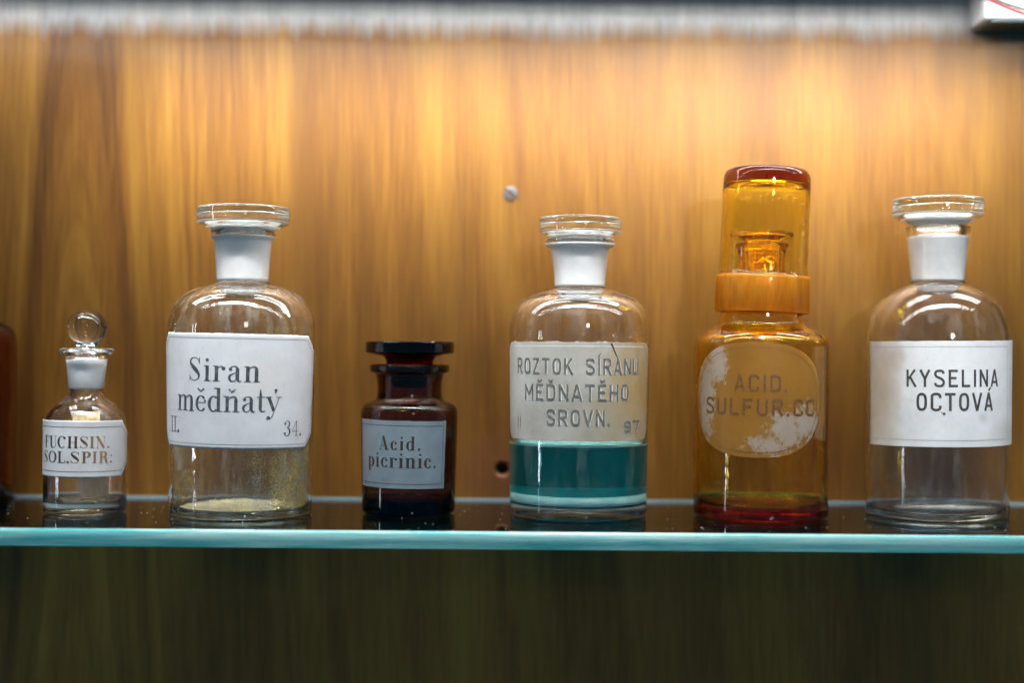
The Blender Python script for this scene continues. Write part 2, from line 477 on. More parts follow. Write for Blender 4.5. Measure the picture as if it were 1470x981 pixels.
def sans(ch, w=.125):
    h = w / 2
    def O(W): return [arc(W / 2, .5, W / 2 - h, .5 - h, 90, 450, w, 32, e=.72)]
    car = lambda c: [ln(c - .13, 1.27, c, 1.15, w * .8), ln(c, 1.15, c + .13, 1.27, w * .8)]
    acu = lambda c: [ln(c + .10, 1.30, c - .04, 1.12, w * .75)]
    if ch == 'O': return .54, O(.54)
    if ch == 'D': return .54, [ln(h, 0, h, 1, w), spl([(h, 1 - h, w), (.30, 1 - h, w), (.45, .86, w), (.48, .7, w), (.48, .3, w), (.45, .14, w), (.30, h, w), (h, h, w)])]
    if ch == 'R': return .54, [ln(h, 0, h, 1, w), spl([(h, 1 - h, w), (.30, 1 - h, w), (.44, .88, w), (.46, .74, w), (.44, .58, w), (.30, .48, w), (h, .48, w)]), ln(.27, .5, .49, 0, w)]
    if ch == 'Z': return .5, [ln(.02, 1 - h, .48, 1 - h, w), ln(.42, .94, .07, .08, w), ln(.02, h, .5, h, w)]
    if ch == 'T': return .52, [ln(0, 1 - h, .52, 1 - h, w), ln(.26, 0, .26, 1, w)]
    if ch == 'K': return .52, [ln(h, 0, h, 1, w), ln(h, .38, .46, 1, w * .9), ln(.2, .58, .5, 0, w)]
    if ch == 'S': return .54, [spl([(.475, .76, w), (.45, .88, w), (.36, .935, w), (.2, .935, w), (.09, .87, w), (.07, .72, w), (.14, .60, w), (.27, .53, w), (.40, .45, w), (.48, .32, w), (.46, .15, w), (.35, .065, w), (.19, .065, w), (.09, .12, w), (.06, .25, w)], 4)]
    if ch in 'IÍ': return .16, [ln(.08, 0, .08, 1, w)] + (acu(.08) if ch == 'Í' else [])
    if ch in 'AÁ': return .54, [ln(.045, 0, .27, 1, w), ln(.27, 1, .495, 0, w), ln(.13, .27, .41, .27, w * .9)] + (acu(.3) if ch == 'Á' else [])
    if ch == 'N': return .54, [ln(h, 0, h, 1, w), ln(.54 - h, 0, .54 - h, 1, w), ln(h, .97, .54 - h, .03, w)]
    if ch == 'U': return .54, [spl([(h, 1, w), (h, .6, w), (h, .25, w), (.14, .09, w), (.27, .06, w), (.40, .09, w), (.54 - h, .25, w), (.54 - h, .6, w), (.54 - h, 1, w)])]
    if ch == 'M': return .64, [ln(h, 0, h, 1, w), ln(.64 - h, 0, .64 - h, 1, w), ln(h, .96, .32, .3, w), ln(.32, .3, .64 - h, .96, w)]
    if ch in 'EĚF':
        s = [ln(h, 0, h, 1, w), ln(0, 1 - h, .47, 1 - h, w), ln(0, .52, .40, .52, w)]
        if ch != 'F': s.append(ln(0, h, .48, h, w))
        return .48, s + (car(.25) if ch == 'Ě' else [])
    if ch == 'Ď':
        a, s = sans('D', w); return a, s + car(.27)
    if ch == 'H': return .54, [ln(h, 0, h, 1, w), ln(.54 - h, 0, .54 - h, 1, w), ln(0, .5, .54, .5, w)]
    if ch == 'V': return .54, [ln(.04, 1, .27, 0, w), ln(.27, 0, .5, 1, w)]
    if ch == 'Y': return .54, [ln(.04, 1, .27, .47, w), ln(.5, 1, .27, .47, w), ln(.27, .5, .27, 0, w)]
    if ch == 'L': return .46, [ln(h, 0, h, 1, w), ln(0, h, .46, h, w)]
    if ch == 'C': return .54, [spl([(.475, .72, w), (.46, .86, w), (.36, .935, w), (.19, .935, w), (.08, .85, w), (h, .7, w), (h, .3, w), (.08, .15, w), (.19, .065, w), (.36, .065, w), (.46, .14, w), (.475, .30, w)], 4)]
    if ch == '9': return .54, [arc(.27, .70, .19, .235, 0, 360, w, 20), spl([(.46, .72, w), (.46, .45, w), (.42, .15, w), (.28, .06, w), (.14, .1, w), (.08, .22, w)])]
    if ch == '7': return .5, [ln(0, 1 - h, .5, 1 - h, w), spl([(.44, .93, w), (.3, .55, w), (.22, .2, w), (.2, 0, w)])]
    if ch == '.': return .16, [ln(.0, .07, .14, .07, .14)]
    if ch == ' ': return .42, []
    return .3, []

def serif(ch, T=.15, H=.032):
    """high contrast old style book letters; caps 1 high, x height .66"""
    x = .66
    def sr(c, y, half=.13): return ln(c - half, y, c + half, y, H)
    def stem(c, y0, y1): return [ln(c, y0, c, y1, T)]
    if ch == 'I': return .34, stem(.17, 0, 1) + [sr(.17, .015), sr(.17, .985)]
    if ch == 'F': return .60, stem(.2, 0, 1) + [sr(.2, .015), ln(.06, .985, .54, .985, H), ln(.54, .985, .55, .74, H * 1.6), ln(.2, .52, .42, .52, H), ln(.42, .62, .42, .42, H * 1.6)]
    if ch == 'U': return .66, [sr(.16, .985), sr(.53, .985, .1), spl([(.16, 1, T), (.16, .5, T), (.17, .2, T), (.24, .05, T * .6), (.36, .02, H), (.48, .08, H), (.53, .25, H), (.53, .6, H), (.53, 1, H)])]
    if ch == 'C': return .64, [arc(.34, .5, .24, .48, 55, 180, H, 14, T), arc(.34, .5, .24, .48, 180, 310, H, 14, T), dot(.5, .84, .07), ln(.545, .97, .545, .72, H)]
    if ch == 'H': return .76, stem(.2, 0, 1) + stem(.56, 0, 1) + [sr(.2, .015), sr(.2, .985), sr(.56, .015), sr(.56, .985), ln(.2, .5, .56, .5, H)]
    if ch == 'S': return .58, [spl([(.45, .80, H), (.40, .93, H), (.27, .98, H), (.14, .93, H * 1.6), (.10, .78, T * .6), (.19, .62, T * 1.05), (.33, .45, T * 1.15), (.44, .28, T * .8), (.43, .12, H * 1.6), (.30, .02, H), (.16, .05, H), (.08, .18, H)], 5), ln(.47, .99, .47, .72, H), ln(.075, .01, .075, .27, H)]
    if ch == 'N': return .72, [ln(.18, 0, .18, 1, H), ln(.56, 0, .56, 1, H), ln(.14, 1, .56, 0, T), sr(.16, .015, .09), sr(.56, .985, .1), sr(.14, .985, .08)]
    if ch == 'O': return .68, [arc(.34, .5, .25, .485, 90, 450, H, 36, T)]
    if ch == 'L': return .58, stem(.2, 0, 1) + [sr(.2, .985), ln(.06, .015, .52, .015, H), ln(.52, .015, .53, .26, H * 1.6)]
    if ch == 'P': return .60, stem(.2, 0, 1) + [sr(.2, .015), ln(.06, .985, .3, .985, H), arc(.28, .745, .20, .24, 90, -90, H, 14, T), ln(.2, .505, .3, .505, H)]
    if ch == 'R': return .68, stem(.2, 0, 1) + [sr(.2, .015), ln(.06, .985, .3, .985, H), arc(.28, .755, .19, .23, 90, -90, H, 14, T), ln(.2, .525, .3, .525, H), spl([(.34, .52, H), (.46, .42, T * .8), (.48, .2, T), (.54, .03, T * .5), (.62, .05, H)])]
    if ch == 'A': return .66, [ln(.08, .0, .30, 1, H), ln(.28, 1, .52, 0, T), ln(.14, .3, .44, .3, H), sr(.08, .015, .09), sr(.53, .015, .12)]
    if ch in 'iÍí': return .30, stem(.15, 0, x) + [sr(.15, .015, .12), ln(.03, x - .015, .15, x - .015, H)] + [dot(.15, .90, .062)]
    if ch == 'r': return .46, stem(.15, 0, x) + [sr(.15, .015, .12), ln(.03, x - .015, .15, x - .015, H), spl([(.15, .40, H), (.21, .57, H), (.31, .645, H), (.38, .6, H)]), dot(.385, .56, .066)]
    if ch == 'a': return .52, [ln(.36, .08, .36, .55, T), spl([(.36, .52, T), (.33, .62, H * 2), (.24, .65, H), (.15, .62, H), (.11, .55, H)]), dot(.135, .53, .06), spl([(.36, .40, H), (.24, .35, H), (.12, .26, T * .6), (.10, .13, T * .7), (.17, .02, H), (.27, .04, H), (.34, .14, H)]), spl([(.37, .1, T * .8), (.42, .02, H * 1.5), (.49, .05, H)])]
    if ch in 'nň': return .60, stem(.15, 0, x) + stem(.44, 0, .5) + [sr(.15, .015, .11), sr(.45, .015, .11), ln(.03, x - .015, .15, x - .015, H), spl([(.15, .42, H), (.22, .58, H), (.34, .65, H * 1.6), (.42, .60, T * .7), (.44, .5, T)])] + ([ln(.2, .97, .30, .84, H * 1.3), ln(.30, .84, .42, .97, H * 1.3)] if ch == 'ň' else [])
    if ch == 'm':
        a, s = serif('n', T, H); return .88, s + stem(.73, 0, .5) + [sr(.74, .015, .11), spl([(.44, .42, H), (.51, .58, H), (.63, .65, H * 1.6), (.71, .60, T * .7), (.73, .5, T)])]
    if ch in 'eě': return .48, [arc(.25, .33, .165, .315, 40, 180, H, 12, T), arc(.25, .33, .165, .315, 180, 320, H, 12, T), ln(.1, .36, .42, .36, H), ln(.415, .36, .40, .5, T * .55)] + ([ln(.12, .97, .24, .84, H * 1.3), ln(.24, .84, .37, .97, H * 1.3)] if ch == 'ě' else [])
    if ch == 'c': return .46, [arc(.25, .33, .16, .315, 60, 180, H, 12, T), arc(.25, .33, .16, .315, 180, 325, H, 12, T), dot(.35, .50, .068)]
    if ch in 'dď': return .58, stem(.42, 0, 1) + [ln(.42, .015, .54, .015, H), ln(.28, .985, .42, .985, H), arc(.25, .33, .155, .315, 50, 180, H, 12, T), arc(.25, .33, .155, .315, 180, 310, H, 12, T)]
    if ch == 'p': return .56, stem(.15, -.25, x) + [sr(.15, -.24, .12), ln(.03, x - .015, .15, x - .015, H), arc(.30, .33, .155, .315, 140, 0, H, 12, T), arc(.30, .33, .155, .315, 0, -140, H, 12, T)]
    if ch == 't': return .36, [spl([(.16, .98, H), (.16, .7, T * .8), (.16, .3, T), (.17, .1, T * .8), (.24, .02, H * 1.5), (.33, .06, H)]), ln(.04, x - .015, .31, x - .015, H)]
    if ch in 'ýy': return .60, [ln(.10, x, .30, .05, T), spl([(.50, x, H), (.36, .2, H), (.27, -.1, H), (.18, -.27, H), (.08, -.27, H)]), dot(.10, -.24, .07), sr(.1, x - .015, .11), sr(.50, x - .015, .1), dot(.36, .94, .055), ln(.38, .95, .34, .80, H * 1.5)]
    if ch == '3': return .5, [spl([(.1, .82, H), (.16, .95, H), (.27, .98, H), (.37, .88, T * .8), (.37, .68, T * .8), (.24, .54, H)], 5), spl([(.24, .54, H), (.38, .45, T * .8), (.41, .24, T * .9), (.33, .06, H * 2), (.2, .02, H), (.1, .1, H)], 5), dot(.12, .80, .065), dot(.11, .17, .065)]
    if ch == '4': return .5, [ln(.34, 0, .34, 1, H * 1.7), ln(.34, 1, .05, .32, H), ln(.03, .30, .46, .30, H), sr(.34, .015, .12)]
    if ch == '.': return .26, [dot(.13, .07, .075)]
    if ch == ':': return .26, [dot(.13, .07, .075), dot(.13, .62, .06)]
    return .3, []

def ribbon(pts):
    """(x, y, w) poly line -> list of left / right 2-D pairs"""
    L = []
    n = len(pts)
    for i in range(n):
        a = pts[max(0, i - 1)]; b = pts[min(n - 1, i + 1)]
        if i == n - 1 and abs(pts[0][0] - pts[-1][0]) + abs(pts[0][1] - pts[-1][1]) < 1e-6: b = pts[1]; a = pts[-2]
        if i == 0 and abs(pts[0][0] - pts[-1][0]) + abs(pts[0][1] - pts[-1][1]) < 1e-6: a = pts[-2]
        dx, dy = b[0] - a[0], b[1] - a[1]
        d = math.hypot(dx, dy) or 1
        nx, ny = -dy / d, dx / d
        w = pts[i][2] / 2
        L.append(((pts[i][0] + nx * w, pts[i][1] + ny * w), (pts[i][0] - nx * w, pts[i][1] - ny * w)))
    return L

class Cyl:
    """label space of one bottle: s along the arc (m, + to the right), z height, rot = tilt of the print"""
    def __init__(s, Rtop, ztop, Rbot, zbot, face, rot=0, pivot=(0, 0)):
        s.a = (Rtop, ztop, Rbot, zbot); s.face = -math.atan(face.x / face.D); s.rot = math.radians(rot); s.pv = pivot
        s.R = (Rtop + Rbot) / 2
    def pt(s, sx, z, off):
        px, pz = s.pv
        dx, dz = sx - px, z - pz
        c, q = math.cos(s.rot), math.sin(s.rot)
        sx, z = px + dx * c + dz * q, pz - dx * q + dz * c
        Rt, zt, Rb, zb = s.a
        R = Rb + (Rt - Rb) * (z - zb) / (zt - zb) + off
        th = sx / s.R + s.face               # angle from the -Y axis
        return (R * math.sin(th), -R * math.cos(th), z)

def write(name, cyl, items, mat, parent, off=.00034):
    """items: (font, text, s left, s right, z base, cap height, kw)"""
    V, Fc = [], []
    for (font, text, sl, sr_, zb, ch, kw) in items:
        gap = kw.pop('gap', .14)
        gl = [font(c, **kw) for c in text]
        tot = sum(g[0] for g in gl) + gap * (len(gl) - 1)
        kx = (sr_ - sl) / tot
        x = 0
        for adv, strokes in gl:
            for q, st in enumerate(strokes):
                rb = ribbon([(x * kx + px * kx, py * ch, pw * (abs(ch) * .5 + kx * .5)) for (px, py, pw) in st])
                o = off + q * .000012
                b = len(V)
                for (l, r) in rb:
                    V.append(cyl.pt(sl + l[0], zb + l[1], o)); V.append(cyl.pt(sl + r[0], zb + r[1], o))
                for i in range(len(rb) - 1):
                    Fc.append((b + 2 * i, b + 2 * i + 1, b + 2 * i + 3, b + 2 * i + 2))
            x += adv + gap
    return mesh_obj(name, V, Fc, mat, parent, smooth=False)

def outline(kind, s0, s1, z0, z1, cut, t):
    """left and right s of a label at height fraction t (0 bottom, 1 top)"""
    H = z1 - z0; z = z0 + H * t
    if kind == 'oval':
        e = 2.45
        v = min(1, abs(2 * t - 1)); k = (1 - v ** e) ** (1 / e)
        c = (s0 + s1) / 2; hw = (s1 - s0) / 2
        return c - hw * k, c + hw * k
    cl, cr = cut
    d = min(z - z0, z1 - z)
    def ins(c):
        if c <= 0 or d >= c: return 0
        if kind == 'round': return c - math.sqrt(max(0, c * c - (c - d) ** 2))
        return c - d
    return s0 + ins(cl), s1 - ins(cr)

def label_mesh(cyl, kind, s0, s1, z0, z1, cut, mat, parent, seed=1, ragged=.00012, nu=72, nv=60, thick=.00028):
    rnd = random.Random(seed)
    hs = [0.5 - 0.5 * math.cos(PI * j / nv) for j in range(nv + 1)] if kind != 'cut' else sorted(set([j / nv for j in range(nv + 1)] + [c / (z1 - z0) for c in cut if c > 0] + [1 - c / (z1 - z0) for c in cut if c > 0]))
    V, Fc = [], []
    nr = len(hs)
    W = nu + 1
    eb = [rnd.gauss(0, ragged) for _ in range(W)]; et = [rnd.gauss(0, ragged) for _ in range(W)]
    for lay, off in enumerate((thick, .00003)):
        r2 = random.Random(seed + 5)
        for j, t in enumerate(hs):
            a, b = outline(kind, s0, s1, z0, z1, cut, min(1, max(0, t)))
            a += r2.gauss(0, ragged); b += r2.gauss(0, ragged)
            for i in range(W):
                z = z0 + (z1 - z0) * t
                if kind != 'oval':
                    if j == 0: z += eb[i]
                    if j == nr - 1: z += et[i]
                V.append(cyl.pt(a + (b - a) * i / nu, z, off))
    N = nr * W
    for j in range(nr - 1):
        for i in range(nu):
            a = j * W + i
            Fc.append((a, a + 1, a + W + 1, a + W))
            Fc.append((N + a, N + a + W, N + a + W + 1, N + a + 1))
    for i in range(nu):
        Fc.append((i, N + i, N + i + 1, i + 1))
        a = (nr - 1) * W + i
        Fc.append((a, a + 1, N + a + 1, N + a))
    for j in range(nr - 1):
        a = j * W; Fc.append((a, a + W, N + a + W, N + a))
        a = j * W + nu; Fc.append((a, N + a, N + a + W, a + W))
    return mesh_obj('label', V, Fc, mat, parent, smooth=True)

def border(cyl, kind, s0, s1, z0, z1, cut, w, mat, parent, sides='tlbr', off=.00033, name='border_line'):
    """thin printed frame line"""
    pts = []
    n = 60
    if kind == 'oval':
        L = [outline(kind, s0, s1, z0, z1, cut, .5 - .5 * math.cos(PI * j / n)) + (.5 - .5 * math.cos(PI * j / n),) for j in range(n + 1)]
        paths = [[(a, z0 + (z1 - z0) * t) for a, b, t in L] + [(b, z0 + (z1 - z0) * t) for a, b, t in reversed(L)]]
    else:
        cl, cr = cut
        def corner(cx, cz, c, q):
            if c <= 0: return [(cx, cz)]
            if kind == 'cut':
                P = {'bl': [(cx, cz + c), (cx + c, cz)], 'br': [(cx - c, cz), (cx, cz + c)], 'tr': [(cx, cz - c), (cx - c, cz)], 'tl': [(cx + c, cz), (cx, cz - c)]}
                return P[q]
            o = {'bl': (cx + c, cz + c, 180), 'br': (cx - c, cz + c, 270), 'tr': (cx - c, cz - c, 0), 'tl': (cx + c, cz - c, 90)}[q]
            return [(o[0] + c * math.cos(math.radians(o[2] + 90 * k / 6)), o[1] + c * math.sin(math.radians(o[2] + 90 * k / 6))) for k in range(7)]
        bl, br, tr, tl = corner(s0, z0, cl, 'bl'), corner(s1, z0, cr, 'br'), corner(s1, z1, cr, 'tr'), corner(s0, z1, cl, 'tl')
        if sides == 'tlbr': paths = [bl + br + tr + tl + [bl[0]]]
        else:
            paths = []
            if 't' in sides and 'r' in sides and 'b' in sides: paths = [[(s0, z0)] + br + tr + [(s0, z1)]]
            elif 't' in sides and 'b' in sides: paths = [[(s0, z0), (s1, z0)], [(s0, z1), (s1, z1)]]
            elif 't' in sides: paths = [[(s0, z1), (s1, z1)]]
    V, Fc = [], []
    for P in paths:
        Q = []
        for a, b in zip(P[:-1], P[1:]):
            m = max(1, int(math.hypot(b[0] - a[0], b[1] - a[1]) / .0015))
            for k in range(m): Q.append((a[0] + (b[0] - a[0]) * k / m, a[1] + (b[1] - a[1]) * k / m, w))
        Q.append((P[-1][0], P[-1][1], w))
        rb = ribbon(Q); b0 = len(V)
        for l, r in rb:
            V.append(cyl.pt(l[0], l[1], off)); V.append(cyl.pt(r[0], r[1], off))
        for i in range(len(rb) - 1): Fc.append((b0 + 2 * i, b0 + 2 * i + 1, b0 + 2 * i + 3, b0 + 2 * i + 2))
    return mesh_obj(name, V, Fc, mat, parent, smooth=False)

def ink(name, col, rough=.5, worn=.25, other=None):
    t = NT(name)
    a = t.noise(t.coord(), 700, 3, .6)
    c = t.mix(t.ramp(a, [(.45, 0.0), (.8, worn)]), col, other or tuple(min(1, x * 3 + .08) for x in col))
    return t.done(t.n('ShaderNodeBsdfPrincipled', {'Base Color': c, 'Roughness': rough}).outputs[0])

# ------------------------------------------------------------------ bottle frame of reference
class Bottle:
    """measurements of one bottle: centre pixel, depth; converts measured silhouettes to metres"""
    def __init__(s, cx, D, R):
        s.D = D; s.cx = cx; s.k = D / FPX; s.h = hor(cx)
        s.x = at(cx, s.h, D).x
        s.R = R * s.k
        s.kf = (D - s.R) / FPX
    def r(s, px): return px * s.k
    def z(s, y): return CAM_H + (s.h - y) * s.k            # silhouette depth
    def zf(s, y): return CAM_H + (s.h - y) * s.kf          # on the front of the body
    def P(s, pts): return [(s.r(r), s.z(y)) for r, y in pts]
    def s_of(s, px):                                       # projected x -> arc length on the front
        q = max(-1, min(1, (px - s.cx) * s.k / s.R))
        return math.asin(q) * s.R

def glass_body(b, outer, wall, base_t, mat, parent, punt=.0022, seed=1, wob=.0025, name='body', inner_neck=None):
    """outer: list of (r, z) from the foot to the lip top in metres; closed glass of thickness wall"""
    o = [(0, punt), (outer[0][0] * .55, punt * .8), (outer[0][0] * .80, .0003)] + outer
    inn = []
    n = len(outer)
    for i in range(n - 1, -1, -1):
        r, z = outer[i]
        a = outer[max(0, i - 1)]; c = outer[min(n - 1, i + 1)]
        dx, dz = c[0] - a[0], c[1] - a[1]
        d = math.hypot(dx, dz) or 1
        ri, zi = r - dz / d * wall, z + dx / d * wall
        if z > base_t * 1.5: inn.append((min(ri, r - wall * .5), min(zi, outer[-1][1])))
    if inner_neck:
        rn, zn = inner_neck
        inn = [(rn, outer[-1][1] - .0003), (rn * .93, zn)] + [q for q in inn if q[1] < zn - .002]
    rin = inn[-1][0]
    prof = o + inn + [(rin, base_t * 1.35), (rin * .93, base_t * 1.02), (rin * .55, base_t + punt * .9), (0, base_t + punt)]
    return lathe(name, prof, mat, parent, smooth_n=2, wob=wob, seed=seed)

exec_parts = []
# ================================================================== 1 small bottle
def bottle_small():
    b = Bottle(124.5, 0.8387, 58.5)
    root = empty('reagent_bottle', (b.x, b.D, 0))
    tag(root, 'small clear bottle with a glass ball stopper and octagonal white label', 'bottle', 'apothecary bottles in a row on the glass shelf')
    z = b.z
    outer = [(b.r(50), 0), (b.r(56.5), .0015), (b.r(58), z(732)), (b.r(58.3), z(700)), (b.r(58.5), z(640)), (b.r(58.4), z(612)), (b.r(55), z(596)), (b.r(44), z(582)), (b.r(29), z(573)), (b.r(23), z(562)), (b.r(24), z(545)), (b.r(27), z(522)), (b.r(28), z(513)), (b.r(36), z(508)), (b.r(39), z(503)), (b.r(38), z(500)), (b.r(32), z(500))]
    glass_body(b, outer, .0024, .0062, M['clear'], root, seed=3, inner_neck=(b.r(19.5), z(556)))
    lathe('ground_neck', [(b.r(23.3) + .0001, z(558)), (b.r(23.6) + .0004, z(556)), (b.r(27) + .0004, z(524)), (b.r(28) + .0003, z(516)), (b.r(26), z(516)), (b.r(22.0), z(557))], M['frost'], root, closed=True, smooth_n=0)
    st = lathe('stopper', [(0, z(540)), (b.r(14), z(540)), (b.r(17.5), z(505)), (b.r(16), z(501)), (b.r(14), z(498)), (b.r(15), z(494)), (b.r(23), z(486)), (b.r(28), z(474)), (b.r(28), z(464)), (b.r(22), z(452)), (b.r(13), z(447)), (b.r(9), z(446.2)), (0, z(446))], M['clear_stopper'], root, seed=4)
    cyl = Cyl(b.R, z(612), b.r(58.2), z(725), b, .4, (0, b.zf(648)))
    lm = paint('white_enamel_small', (.58, .59, .60), (.46, .47, .48), stains=[(-.02, b.zf(606), .012, .005, (.3, .3, .3), .4)])
    s0, s1 = -math.radians(86) * b.R, b.s_of(181)
    lab = label_mesh(cyl, 'cut', s0, s1, b.zf(686), b.zf(605), (0, .0080), lm, root, seed=2)
    ik = NT('gold_and_black_lettering')
    xx = ik.n('ShaderNodeSeparateXYZ', {0: ik.n('ShaderNodeTexCoord').outputs['Object']}).outputs[0]
    c = ik.ramp(ik.math('ADD', ik.math('MULTIPLY', xx, 22), .5), [(.2, (.06, .055, .05)), (.45, (.035, .03, .028)), (.62, (.12, .075, .035)), (.80, (.30, .19, .10))])
    ikm = ik.done(ik.n('ShaderNodeBsdfPrincipled', {'Base Color': c, 'Roughness': .4}).outputs[0])
    ln_ = ink('thin_border_ink', (.07, .06, .05))
    border(cyl, 'cut', s0, s1 - .0016, b.zf(678), b.zf(614), (0, .0064), .0003, ln_, lab, sides='trb')
    S = lambda px: b.s_of(px)
    write('lettering', cyl, [
        (serif, 'FUCHSIN.', S(70), S(157), b.zf(644), b.zf(627) - b.zf(644), {'T': .17, 'gap': -.02}),
        (serif, 'SOL.SPIR:', S(69), S(161), b.zf(665.5), b.zf(649) - b.zf(665.5), {'T': .17, 'gap': -.02})], ikm, lab)
    return b, root
b1, r1 = bottle_small()
# rolled paper inside the small bottle
def roll():
    loc = Vector((b1.x + b1.r(12), b1.D + .001, .0092))
    root = empty('paper_roll', loc, (0.04, math.radians(-6), 0))
    tag(root, 'pale brown rolled tube leaning inside the small stoppered bottle', 'paper roll')
    t = NT('brown_paper')
    n = t.noise(t.coord((1, 1, .15)), 300, 4)
    c = t.ramp(n, [(.3, (.78, .50, .26)), (.7, (.92, .68, .42))])
    m = t.done(t.n('ShaderNodeBsdfPrincipled', {'Base Color': c, 'Roughness': .8}).outputs[0])
    V, Fc = [], []
    n = 90; H = .050
    for k in range(n + 1):                    # spiral sheet with thickness
        a = 2 * PI * 1.6 * k / n; r = .0082 - .0009 * k / n * 1.6
        for zz in (0, H):
            for rr in (r, r - .00035):
                V.append((rr * math.cos(a - 1.2), rr * math.sin(a - 1.2), zz + (.0006 * math.sin(a) if zz else 0)))
    for k in range(n):
        a = 4 * k; c_ = a + 4
        Fc += [(a, c_, c_ + 2, a + 2), (a + 1, a + 3, c_ + 3, c_ + 1), (a, a + 1, c_ + 1, c_), (a + 2, c_ + 2, c_ + 3, a + 3)]
    mesh_obj('paper_sheet', V, Fc, m, root)
roll()

# ------------------------------------------------------------------ shared flat glass stopper and neck
def disc_stopper(b, dx, disc, plug, mat, parent, rim_groove=True, white=True, seed=5):
    """disc: (r, y top, y bottom, r under, y under) ; plug: (r, y top, y bottom)"""
    r, yt, yb, ru, yu = disc
    pr, py0, py1 = plug
    z = b.z
    g = (b.z(yt) - b.z(yb))
    zt, zb = z(yt), z(yb)
    prof = [(0, z(py1) + .0016), (b.r(pr) * .80, z(py1) + .0012), (b.r(pr) * .92, z(py0)), (b.r(ru), z(yu)), (b.r(r) * .985, zb), (b.r(r), zb + g * .10), (b.r(r), zb + g * .10), (b.r(r), zb + g * .5)]
    if rim_groove: prof += [(b.r(r) * .988, zb + g * .56), (b.r(r) * .988, zb + g * .56), (b.r(r), zb + g * .62)]
    prof += [(b.r(r), zt - g * .12), (b.r(r), zt - g * .12), (b.r(r) * .975, zt), (b.r(r) * .93, zt), (b.r(r) * .6, zt - g * .05), (0, zt - g * .06)]
    o = lathe('stopper', prof, mat, parent, seed=seed, wob=.001)
    q = [(pr * .95, py0 + 2), (pr * 1.01, py0), (ru * 1.0, yu), (r * .80, yb + (yu - yb) * .35)]
    a_ = [(b.r(x) + .00015, z(y) - .0001) for x, y in q]; c_ = [(b.r(x) - .0004, z(y) - .00005) for x, y in reversed(q)]
    if white: lathe('ground_plug', a_ + c_, M['frost'], o, closed=True, smooth_n=0)
    return o

def sleeve(b, pts, parent, mat='frost', name='ground_neck'):
    """white ground joint round the neck: pts = [(r px, y)] top to bottom"""
    o = [(b.r(r) + .0004, b.z(y)) for r, y in pts]
    i = [(b.r(r) - .0008, b.z(y)) for r, y in reversed(pts)]
    return lathe(name, o + i, M[mat], parent, closed=True, smooth_n=0)

